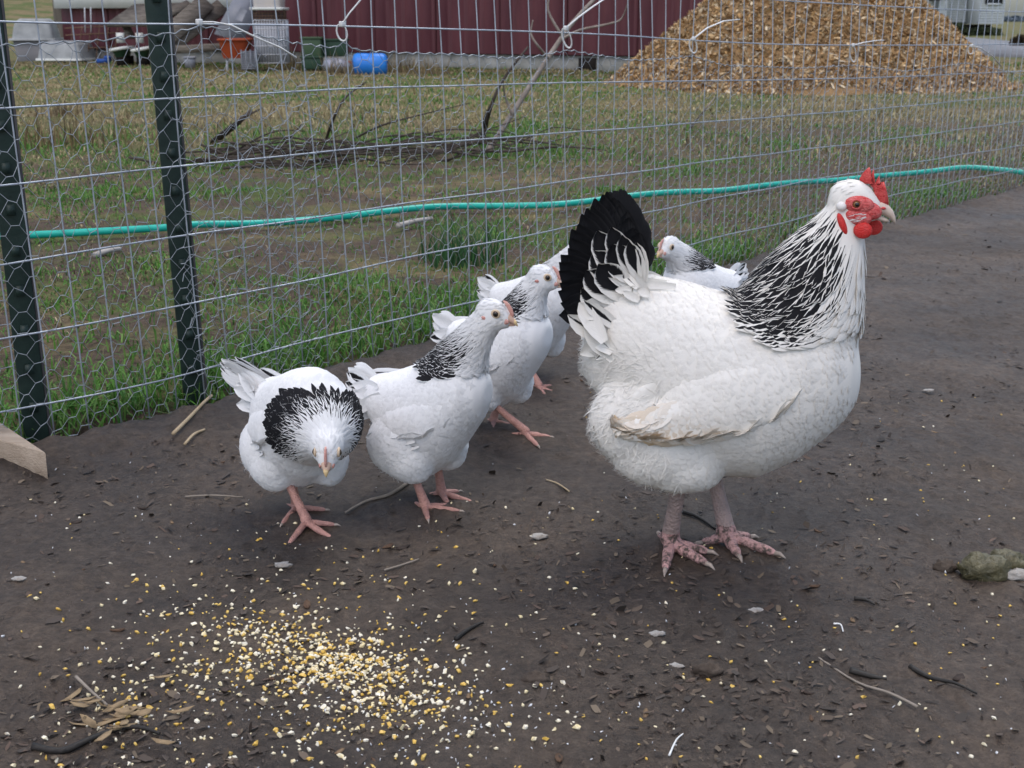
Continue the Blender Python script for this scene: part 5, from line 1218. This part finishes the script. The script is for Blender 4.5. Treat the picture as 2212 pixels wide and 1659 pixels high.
# ---- faces
def red_hen_face(root, hm, hs):
    def T(x, y, z): return hm @ Vector((x, y, z))
    R = hm.to_3x3()
    # comb: extruded outline with five points; head-frame metres taken from the picture
    q = 1 / 2080.0
    def D(dx, dy): return ((dx - 1848) * q, (430 - dy) * q)
    outl = [(1918, 433), (1916, 419), (1911, 402), (1904, 384), (1900, 390), (1897, 392), (1893, 371), (1888, 386), (1885, 390), (1880, 357), (1876, 372), (1874, 382), (1871, 354), (1864, 360), (1858, 368), (1852, 380), (1857, 388), (1872, 388), (1882, 398), (1887, 412), (1890, 425), (1897, 436)]
    P = [D(*o) for o in outl]; n = len(P); mb = MB(); th = .0034; V = []
    cx = sum(p[0] for p in P) / n; cz = sum(p[1] for p in P) / n
    for s_ in (-1, 1):
        for x, z in P: V.append(T(x, s_ * th * .45, z))
        for x, z in P: V.append(T(cx + (x - cx) * .72, s_ * th, cz + (z - cz) * .72))
        V.append(T(cx, s_ * th, cz))
    Fs = []; m = 2 * n + 1
    for i in range(n):
        j = (i + 1) % n
        Fs += [(i, j, n + j, n + i), (n + i, n + j, 2 * n), (m + j, m + i, m + n + i, m + n + j), (m + n + j, m + n + i, m + 2 * n), (j, i, m + i, m + j)]
    mb.add(V, Fs); o = mb.build('comb', comb_m, root, True)
    for s_ in (-1, 1):
        def el(nm, dx, dy, rx, rz, y, ry, mat, rot=0):
            x, z = D(dx, dy); mb = MB(); mb.ball(T(x, s_ * y, z), (rx * q, ry, rz * q), 18, 12, R @ Matrix.Rotation(rot, 3, 'Y')); return mb.build(nm, mat, root, True)
        el('face_skin', 1854, 431, 33, 19, .0158, .0060, face_m, .05); el('face_skin', 1878, 444, 27, 19, .0115, .0070, face_m, .3); el('face_skin', 1854, 457, 31, 18, .0150, .0066, face_m, .2)
        el('earlobe', 1818, 436, 11, 10, .0185, .0050, lobe_m, .4); el('ear_lappet', 1823, 474, 8, 26, .0195, .0050, wattle_m, -.42)
        el('wattle', 1867 if s_ < 0 else 1892, 485, 20, 18, .0190 if s_ < 0 else .0090, .0042, wattle_m, .1)
        eye = el('eye', 1848.5, 429.5, 8, 8, .0205, .0032, iris_m)
        x, z = D(1849.5, 429.5); mb = MB(); mb.ball(T(x, s_ * .0233, z), (4.6 * q, .0009, 4.6 * q), 12, 8, R); mb.build('pupil', pupil_m, eye, True)
        mb = MB(); mb.tube([T(*((lambda a: (D(1848.5 + 10.5 * math.cos(a), 429.5 - 9.5 * math.sin(a))))(a)[:1]), s_ * .0215, D(1848.5, 429.5 - 9.5 * math.sin(a))[1]) for a in np.linspace(0, 2 * math.pi, 17)], .0011, 6, cap=False); mb.build('eyelid', face_m, eye, True)
    rb = np.random.RandomState(3)
    for i in range(26):
        a_ = D(1872 - rb.uniform(0, 20), 447 + rb.uniform(0, 17)); b_4 = (a_[0] - rb.uniform(.006, .013), a_[1] - rb.uniform(.000, .005)); s_ = -1 if i % 3 else 1
        blade_feather('bristle_feather', T(a_[0], s_ * .0205, a_[1]), T(b_4[0], s_ * .0222, b_4[1]), R @ Vector((.2, 0, 1)), .0012, (.75, .70, .68, 0), root, .05, 'fluff', 4)
    up = [((1888, 440), 13, .0090), ((1900, 440), 13.5, .0078), ((1914, 444), 12, .0062), ((1926, 453), 9, .0042), ((1933, 463), 6, .0026), ((1936, 471), 2.5, .0010)]
    mb = MB(); mb.loft([(T(D(*c)[0], 0, D(*c)[1]), R @ Vector((0, b, 0)), R @ Vector((.25 * h * q, 0, h * q))) for c, h, b in up], 14); bk = mb.build('beak', beak_m, root, True)
    lo_ = [((1880, 459), 7, .0070), ((1898, 461), 6.5, .0058), ((1912, 465), 5, .0042), ((1922, 468), 2.5, .0018)]
    mb = MB(); mb.loft([(T(D(*c)[0], 0, D(*c)[1]), R @ Vector((0, b, 0)), R @ Vector((0, 0, h * q))) for c, h, b in lo_], 12); mb.build('lower_beak', beak_m, bk, True)
    for s_ in (-1, 1):
        x, z = D(1907, 439); mb = MB(); mb.ball(T(x, s_ * .0068, z), (6 * q, .0015, 3.2 * q), 10, 6, R); mb.build('nostril', face_m, bk, True)
        x, z = D(1893, 452); mb = MB(); mb.ball(T(x, s_ * .0074, z), (11 * q, .0014, 3 * q), 10, 6, R); mb.build('gape', beakd_m, bk, True)
def pullet_face(root, hm, hs):
    R = hm.to_3x3()
    def T(x, y, z): return hm @ Vector((x * hs, y * hs, z * hs))
    mb = MB(); secs = []
    for x, z, h, w in ((.40, .90, .02, .04), (.55, .84, .08, .07), (.75, .68, .11, .08), (.95, .44, .12, .09), (1.10, .20, .10, .08), (1.18, .06, .04, .05)):
        secs.append((T(x, 0, z), R @ Vector((0, w * hs, 0)), R @ Vector((h * hs * .7, 0, h * hs))))
    mb.loft(secs, 12); mb.build('comb', pcomb_m, root, True)
    secs = [(T(x, 0, z), R @ Vector((0, w * hs, 0)), R @ Vector((0, 0, h * hs))) for x, z, h, w in ((.72, -.08, .36, .42), (1.0, -.10, .27, .30), (1.22, -.17, .20, .20), (1.42, -.28, .12, .11), (1.53, -.40, .04, .04))]
    mb = MB(); mb.loft(secs, 12); bk = mb.build('beak', pbeak_m, root, True)
    secs = [(T(x, 0, z), R @ Vector((0, w * hs, 0)), R @ Vector((0, 0, h * hs))) for x, z, h, w in ((1.30, -.20, .17, .165), (1.43, -.285, .125, .115), (1.545, -.41, .035, .035))]
    mb = MB(); mb.loft(secs, 12); mb.build('beak_tip', ptip_m, bk, True)
    secs = [(T(x, 0, z), R @ Vector((0, w * hs, 0)), R @ Vector((0, 0, h * hs))) for x, z, h, w in ((.6, -.48, .16, .34), (.95, -.42, .13, .24), (1.2, -.42, .09, .14), (1.36, -.42, .03, .05))]
    mb = MB(); mb.loft(secs, 12); mb.build('lower_beak', pbeak_m, bk, True)
    for s_ in (-1, 1):
        mb = MB(); mb.ball(T(.26, s_ * .66, .18), (hs * .30, hs * .10, hs * .27), 14, 10, R); mb.build('eye_ring', eyering_m, root, True)
        mb = MB(); mb.ball(T(.27, s_ * .72, .19), (hs * .185, hs * .10, hs * .185), 14, 10, R); e = mb.build('eye', iris_d, root, True)
        mb = MB(); mb.ball(T(.28, s_ * .795, .19), (hs * .115, hs * .03, hs * .115), 10, 8, R); mb.build('pupil', pupil_m, e, True)
        mb = MB(); mb.ball(T(-.42, s_ * .70, -.22), (hs * .16, hs * .06, hs * .12), 10, 8, R); mb.build('ear_patch', pcomb_m, root, True)
        mb = MB(); mb.ball(T(.74, s_ * .36, -.22), (hs * .34, hs * .10, hs * .20), 10, 8, R); mb.build('face_skin', pcomb_m, root, True)

# ---- the big hen
HO = (.205, 1.372); HYAW = math.radians(-6)
def LH(dx, dy): return PPL(dx, dy, HO, HYAW)
q = 1 / 2080.0
tor = []
for x, t_, b, hw in ((1262, 640, 800, 50), (1285, 606, 835, 85), (1330, 590, 868, 118), (1400, 588, 935, 150), (1480, 604, 985, 168), (1560, 628, 1015, 176), (1640, 640, 1020, 172), (1720, 640, 985, 156), (1785, 655, 938, 126), (1828, 690, 900, 88), (1850, 745, 868, 52), (1857, 785, 835, 22)):
    X0, zt = LH(x, t_); X1, zb_ = LH(x, b); tor.append(((X0 + X1) / 2, zt, zb_, hw * q))
def nk(dx, dy, a, b):
    x, z = LH(dx, dy); return ((x, 0, z), a * q, b * q)
hx0, hz0 = LH(1848, 430)
def hen_bare(h):          # h in head units (head radius 1)
    return (h[:, 0] > .95) | ((h[:, 0] > -.35) & (h[:, 0] < 1.6) & (h[:, 2] < .28) & (h[:, 2] > -.85) & (np.abs(h[:, 1]) > .30)) | ((h[:, 0] > -.25) & (h[:, 2] < -.5) & (h[:, 2] > -1.7) & (h[:, 1] < -.25)) | ((np.hypot(h[:, 0] + .62, h[:, 2] + .12) < .22) & (np.abs(h[:, 1]) > .4))
def hen_dirty(p, c, rs, wing=False):
    m = len(p); low = np.clip((LH(1500, 930)[1] - p[:, 2]) / .10, 0, 1); bl = np.array((.80, .76, .68)) / np.array((.80, .79, .77))
    k = (low * rs.uniform(.2, 1, m))[:, None]; c[:, :3] *= (1 - k) + k * bl
    if wing:
        wl = LH(1500, 885)[1]; d = np.exp(-((p[:, 2] - wl) / .028) ** 2) * np.clip((LH(1680, 900)[0] - p[:, 0]) / .12, 0, 1) * rs.uniform(0, 1, m); d = d[:, None]
        c[:, :3] *= (1 - d) + d * np.array((.72, .55, .36))
def hen_black(st, fr, p, rs):
    # laced hackle from below the head to the shoulders; the throat stays white
    b = np.interp(st, [0, .06, .14, .3, .5, .7, .82, .9], [0, .3, 1, 1, .95, .75, .50, .0]) * np.interp(fr, [-1, .15, .5, .8], [1, 1, .55, 0])
    return b * (rs.uniform(0, 1, len(st)) < .97) * rs.uniform(.75, 1.05, len(st))
w_h = (.83, .80, .745)
B_ = (.020, .020, .022, 1.0)
tail = []
def TH(dx, dy): return LH(dx, dy)
rs = np.random.RandomState(5)
base = (1318, 640)
tips = [((1216, 640), .26), ((1214, 600), .22), ((1218, 560), .18), ((1226, 525), .14), ((1240, 492), .11), ((1258, 462), .08), ((1280, 436), .055), ((1300, 415), .035), ((1320, 406), .018), ((1332, 410), .02), ((1342, 418), .02), ((1362, 445), .03), ((1378, 475), .035), ((1390, 515), .04)]
tips = [t_ for a_, b_3 in zip(tips[:-1], tips[1:]) for t_ in (a_, (((a_[0][0] + b_3[0][0]) / 2, (a_[0][1] + b_3[0][1]) / 2), (a_[1] + b_3[1]) / 2))] + tips[-1:]
for i, (tp, sp_) in enumerate(tips):
    for s_ in (-1, 1):
        bx, bz = TH(1325 + i * 1.5, 655 - i * 2); tx, tz = TH(tp[0] + rs.uniform(-4, 6), tp[1] + rs.uniform(-4, 6))
        tail.append(((bx, s_ * .012, bz), (tx, s_ * (.012 + sp_ * .16), tz), rs.uniform(.026, .034), B_, -.05, 'round'))
# laced coverts over the tail root
for i, (bt, tp, ww, al) in enumerate((((1345, 600), (1300, 478), .030, .85), ((1360, 590), (1330, 470), .026, .85), ((1372, 590), (1352, 486), .022, .8), ((1350, 610), (1290, 520), .034, .8), ((1372, 600), (1330, 505), .034, .82), ((1385, 590), (1366, 500), .020, .7), ((1390, 590), (1380, 505), .018, .6), ((1340, 630), (1272, 560), .032, .75), ((1360, 625), (1300, 545), .034, .8), ((1330, 650), (1262, 600), .030, .6), ((1340, 660), (1255, 640), .030, .5))):
    for s_ in (-1, 1):
        bx, bz = TH(*bt); tx, tz = TH(*tp); tail.append(((bx, s_ * .034, bz), (tx, s_ * (.036 + .004 * (i % 3)), tz), ww, (*w_h, min(al * 1.22, 1.0)), -.05, 'round'))
# white saddle plumes and the curled fluff below the tail
for i in range(20):
    a = rs.uniform(0, 1); bx, bz = TH(1400 + rs.uniform(-40, 60), 600 + rs.uniform(-8, 30)); tx, tz = TH(1325 + rs.uniform(-20, 55), 590 + rs.uniform(-25, 35))
    s_ = -1 if i % 3 else 1; tail.append(((bx, s_ * rs.uniform(.02, .05), bz), (tx, s_ * rs.uniform(.03, .050), tz), .009, (*w_h, .22 if i % 4 == 0 else 0), rs.uniform(-.12, .1), 'hackle'))
for i in range(16):
    bx, bz = TH(1330 + rs.uniform(-20, 40), 640 + rs.uniform(-20, 120)); tx, tz = TH(1252 + rs.uniform(-6, 30), 650 + rs.uniform(-60, 110))
    s_ = -1 if i % 3 else 1; tail.append(((bx, s_ * rs.uniform(.03, .06), bz), (tx, s_ * rs.uniform(.02, .055), tz), rs.uniform(.014, .026), (*w_h, rs.choice([0, 0, .2, .4])), rs.uniform(-.25, .15), 'round'))
def W_(dx, dy, hh, y, th): x, z = LH(dx, dy); return (x, z, hh * q, y * q, th * q)
def Q_(a, b, w0, bk, ya, yb):
    x, z = LH(*a); x2, z2 = LH(*b); return ((x, z, ya * q), (x2, z2, yb * q), w0, bk)
hen = dict(scale=1.0, count=8000, down=11000, hackle_mult=.65, white=w_h, torso=tor, hs=.0235, head=None, voxel=.0036,
    neck=[nk(1716, 705, 150, 120), nk(1742, 640, 128, 100), nk(1766, 585, 104, 82), nk(1792, 535, 84, 64), nk(1812, 490, 60, 45), nk(1828, 456, 46, 37), nk(1840, 434, 43, 35)],
    headsec=[(-.027, .002, .010, .010), (-.020, .001, .0195, .0165), (-.008, .001, .0235, .0185), (.004, 0, .0235, .0180), (.014, -.002, .0185, .0145), (.022, -.006, .0130, .0112), (.027, -.009, .0090, .0078)],
    thigh=[(*LH(1392, 880), .060, .040, .052), (*LH(1432, 928), .060, .040, .048), (*LH(1472, 962), .046, .034, .036), (*LH(1492, 985), .034, .028, .022)], thigh_y=.043, thigh_dx=(0, .045), rumpz=LH(1400, 720)[1],
    bare=hen_bare, dirty=hen_dirty, black=hen_black, neckgrey=lambda st, fr: st * 0, hackle_len=lambda st: np.interp(st, [0, .5, 1], [.054, .044, .018]), hackle_w=lambda st: np.interp(st, [0, .4, 1], [.0155, .0105, .0042]),
    wing=[W_(1322, 864, 10, 300, 6), W_(1345, 858, 32, 318, 12), W_(1400, 845, 60, 326, 14), W_(1480, 815, 90, 318, 18), W_(1570, 792, 104, 182, 15), W_(1650, 772, 90, 170, 6), W_(1715, 755, 56, 150, -2), W_(1740, 750, 20, 138, -10)], wing_n=1500,
    quills=[Q_((1480, 878), (1338, 866), .020, .0, 178, 172), Q_((1540, 890), (1365, 880), .014, .0, 172, 176), Q_((1500, 884), (1415, 886), .010, .9, 176, 178)],
    tail=tail, face=red_hen_face,
    legs=[dict(foot=(1447, 1180), toes=[(1436, 1236), (1538, 1222), (1540, 1192), (1422, 1150)], hock=LH(1470, 975), hy=-.044, r=.0090, m=leg_hen, tm=toe_hen),
          dict(foot=(1568, 1165), toes=[(1600, 1205), (1690, 1198), (1628, 1158), (1508, 1172)], hock=LH(1530, 975), hy=.046, r=.0090, m=leg_hen, tm=toe_hen)])
hen['head'] = head_frame((hx0, 0, hz0), (math.cos(-.10), math.sin(-.10), -.02))
build_bird('hen', 'large white hen with black laced neck, black tail and red comb standing at the right', HO, HYAW, hen, 11)

# ---- the young hens share one build, traced from the middle one; neck, head and stance differ
PO = (-.092, 1.50); PYAW = math.radians(-20)
def LB(dx, dy): return PPL(dx, dy, PO, PYAW)
ptor = []
for x, t_, b, hw in ((796, 815, 880, 30), (812, 806, 905, 52), (840, 802, 945, 72), (880, 790, 998, 88), (930, 772, 1022, 96), (978, 762, 990, 94), (1015, 770, 940, 80), (1042, 792, 900, 56), (1056, 815, 868, 30)):
    X0, zt = LB(x, t_); X1, zb_ = LB(x, b); ptor.append(((X0 + X1) / 2, zt, zb_, hw / 1872))
PHS = .0195
def pul_bare(h): return (h[:, 0] > .88) | ((h[:, 0] > -.06) & (h[:, 0] < .80) & (h[:, 2] > -.12) & (h[:, 2] < .48) & (np.abs(h[:, 1]) > .4))
def pul_dirty(p, c, rs, wing=False): c[:, :3] *= rs.uniform(.96, 1.02, (len(p), 1))
pth = [(*LB(880, 938), .038, .030, .038), (*LB(903, 966), .033, .027, .030), (*LB(913, 988), .024, .021, .020)]
def PW(dx, dy, hh, y, th): x, z = LB(dx, dy); return (x, z, hh / 1872, y / 1872, th / 1872)
pwing = [PW(818, 906, 8, 74, 5), PW(835, 895, 30, 84, 10), PW(875, 880, 50, 96, 12), PW(930, 865, 58, 102, 9), PW(985, 855, 46, 96, 2), PW(1022, 848, 22, 84, -6)]
def PQ(a, b, w0, bk, ya, yb): x, z = LB(*a); x2, z2 = LB(*b); return ((x, z, ya / 1872), (x2, z2, yb / 1872), w0, bk)
pq = [PQ((905, 912), (828, 918), .014, 0, 98, 88), PQ((935, 918), (850, 928), .012, .0, 100, 92), PQ((942, 930), (880, 944), .010, .45, 96, 92)]
w_p = (.81, .81, .81)
def ptail(seed, al=.4, ext=0, lift=0, ty=0):
    rs = np.random.RandomState(seed); out = []
    for i in range(28):
        t_ = i / 27; s_ = -1 if i % 2 else 1; bx, bz = LB(815, 845 - 15 * t_); tx, tz = LB(752 + 8 * t_ + rs.uniform(-3, 6), 846 - (60 if not ext else 38) * t_ + rs.uniform(-4, 4)); tx -= ext; tz += lift
        out.append(((bx, s_ * .008, bz), (tx, s_ * rs.uniform(.001, .009) + ty, tz), rs.uniform(.013, .019), (*w_p, al * 1.5 if rs.rand() < .5 else 0), -.06, 'round'))
    for i in range(18):
        s_ = -1 if i % 2 else 1; bx, bz = LB(845 + rs.uniform(-10, 20), 830 + rs.uniform(-15, 40)); tx, tz = LB(775 + rs.uniform(-8, 20), 830 + rs.uniform(-20, 55)); out.append(((bx, s_ * rs.uniform(.01, .035), bz), (tx - ext * .5, s_ * rs.uniform(.006, .020) + ty * .5, tz + lift * .6), .015, (*w_p, .0 if i % 4 else al), -.05, 'round'))
    return out
def pul_black(amount, lo=.05, hi=.62):
    def f(st, fr, p, rs):
        b = np.interp(st, [lo - .05, lo + .06, hi - .15, hi, hi + .15], [0, 1, .85, .35, 0]) * np.interp(fr, [-1, .35, .62, .85], [1, 1, .6, 0])
        return b * amount * rs.uniform(.9, 1.25, len(st))
    return f
def pullet(neck, fwd, tailseed, legs, black, grey, tl=(0, 0),  front=None, headrag=.45, neckrag=.16, up=(0, 0, 1)):
    c = neck[-1][0]
    d = dict(scale=.78, neckmin=.26, count=5200, down=6000, hackle_mult=1.0, white=w_p, torso=ptor, hs=PHS, head=head_frame(c, fwd, up), voxel=.0030, neck=neck,
        headsec=[(-.021, 0, .008, .008), (-.0165, 0, .0145, .0125), (-.007, 0, .0180, .0143), (.003, -.0005, .0174, .0140), (.011, -.0025, .0142, .0117), (.0175, -.0045, .0102, .0088), (.0215, -.006, .0068, .0066)],
        thigh=pth, thigh_y=.030, thigh_dx=(0, .02), rumpz=.0, bare=pul_bare, dirty=pul_dirty, black=black, neckgrey=grey, headtint=(1.0, .985, .96), headrag=headrag, neckrag=neckrag,
        hackle_len=lambda st: np.interp(st, [0, .5, 1], [.031, .024, .012]), hackle_w=lambda st: np.interp(st, [0, .25, .5, 1], [.0150, .0125, .0065, .0030]), wing=pwing, wing_n=900, quills=pq, tail=ptail(tailseed, .4, *tl), face=pullet_face, legs=legs)
    if front is not None: d['front'] = front
    return d
def nb(dx, dy, a, b, y=0.0): x, z = LB(dx, dy); return ((x, y, z), a / 1872, b / 1872)
neckB = [nb(985, 805, 76, 64), nb(998, 772, 58, 50), nb(1016, 740, 44, 37), nb(1036, 708, 36, 30), nb(1055, 685, 34, 28), nb(1068, 672, 34, 28)]
hk = LB(912, 1025)
mid = pullet(neckB, (math.cos(.05), math.sin(.05), -.17), 21,
    [dict(foot=(917, 1096), toes=[(926, 1124), (1003, 1102), (975, 1088), (893, 1082)], hock=LB(905, 975), hy=-.030, r=.0053, m=leg_p, tm=leg_p),
     dict(foot=(953, 1066), toes=[(972, 1092), (1030, 1085), (995, 1058), (922, 1066)], hock=LB(918, 970), hy=.030, r=.0053, m=leg_p, tm=leg_p)],
    pul_black(1.0, .05, .55), lambda st, fr: np.interp(st, [.25, .5, .85], [.0, .32, .10]) * np.interp(fr, [-1, .3, .7], [1, .8, .3]))
build_bird('young_hen', 'young white hen in the middle looking right with its body in profile', PO, PYAW, mid, 31, 'young white hens with black neck feathers')

# head high, half hidden behind the middle one
CO = (-.010, 1.79); CYAW = math.radians(-28)
neckC = [nb(985, 808, 74, 64), nb(994, 778, 58, 50), nb(1004, 750, 46, 40), nb(1016, 724, 39, 33), nb(1030, 704, 36, 30), nb(1042, 694, 35, 29)]
cc = pullet(neckC, (math.cos(.40), math.sin(.40), -.20), 22,
    [dict(foot=(1135, 939), toes=[(1166, 964), (1196, 942), (1170, 935), (1098, 936)], hock=LB(905, 975), hy=-.030, r=.0053, m=leg_p, tm=leg_p),
     dict(foot=(1066, 912), toes=[(1066, 930), (1110, 917), (1085, 908), (1038, 904)], hock=LB(918, 970), hy=.030, r=.0053, m=leg_p, tm=leg_p)],
    pul_black(1.15, .03, .66), lambda st, fr: np.interp(st, [.4, .7, .85], [.0, .10, .03]))
build_bird('young_hen', 'young white hen behind the middle one, head raised, dark bib feathers on its neck', CO, CYAW, cc, 33, 'young white hens with black neck feathers')
# mostly hidden one by the black tail
DO = (.045, 2.06); DYAW = math.radians(-32)
dd = pullet([nb(985, 812, 74, 64), nb(998, 786, 58, 50), nb(1012, 764, 46, 40), nb(1026, 744, 39, 33), nb(1042, 728, 36, 30), nb(1056, 722, 35, 29)], (math.cos(.2), math.sin(.2), -.1), 23,
    [dict(foot=(1164, 838), toes=[(1201, 848), (1196, 831), (1180, 856), (1140, 832)], hock=LB(905, 975), hy=-.030, r=.0053, m=leg_p, tm=leg_p),
     dict(foot=(1105, 822), toes=[(1120, 838), (1140, 826), (1130, 816), (1085, 818)], hock=LB(918, 970), hy=.030, r=.0053, m=leg_p, tm=leg_p)],
    pul_black(1.1, .03, .45), lambda st, fr: np.interp(st, [.3, .6, .85], [.05, .22, .05]))
build_bird('young_hen', 'young white hen mostly hidden, face behind the black tail of the large hen', DO, DYAW, dd, 35, 'young white hens with black neck feathers')
# the one behind the back of the large hen, facing left
EO = (.318, 2.17); EYAW = math.radians(218)
neckE = [nb(985, 815, 74, 64), nb(1000, 790, 58, 50), nb(1020, 768, 46, 40), nb(1040, 750, 39, 33), nb(1058, 738, 36, 30), nb(1070, 732, 35, 29)]
g1 = EO
ee = pullet(neckE, (math.cos(.1), math.sin(.1), -.2), 24,
    [dict(foot=(1480, 800), toes=[(1450, 808), (1460, 818), (1465, 795), (1500, 798)], hock=LB(905, 975), hy=.030, r=.0053, m=leg_p, tm=leg_p),
     dict(foot=(1515, 790), toes=[(1488, 796), (1495, 806), (1500, 784), (1535, 788)], hock=LB(905, 975), hy=-.030, r=.0053, m=leg_p, tm=leg_p)],
    pul_black(1.0, .03, .6), lambda st, fr: np.interp(st, [.2, .5, .8], [.05, .25, .05]))
build_bird('young_hen', 'young white hen facing left, seen over the back of the large hen', EO, EYAW, ee, 37, 'young white hens with black neck feathers')
# the front left one, head down towards the camera
AO = (-.246, 1.455); AYAW = math.radians(-55)
def ax(f, z, y=0.0): return (f, y, z)
xs_, zs_ = LB(985, 815)
neckA = [((.030, 0, .132), .052, .050), ((.055, -.004, .131), .047, .047), ((.078, -.011, .129), .037, .038), ((.095, -.018, .126), .027, .027), ((.106, -.022, .123), .0205, .0190), ((.114, -.025, .120), .0190, .0170)]
aa = pullet(neckA, (math.cos(-.62) * .80, math.sin(-.62) * .80, -.60), 25,
    [dict(foot=(661, 1130), toes=[(619, 1178), (731, 1170), (731, 1131), (648, 1108)], hock=LB(905, 975), hy=-.020, r=.0053, m=leg_p, tm=leg_p),
     dict(foot=(640, 1098), toes=[(605, 1134), (712, 1099), (665, 1115), (598, 1086)], hock=LB(918, 970), hy=-.012, r=.0053, m=leg_p, tm=leg_p)],
    pul_black(1.25, .0, .60), lambda st, fr: np.interp(st, [.5, .7, .85], [.03, .10, .02]), up=(.4, -.25, 1), tl=(.016, .026, -.034))
build_bird('young_hen', 'young white hen at the front left, head lowered towards the corn, black ruff', AO, AYAW, aa, 39, 'young white hens with black neck feathers')
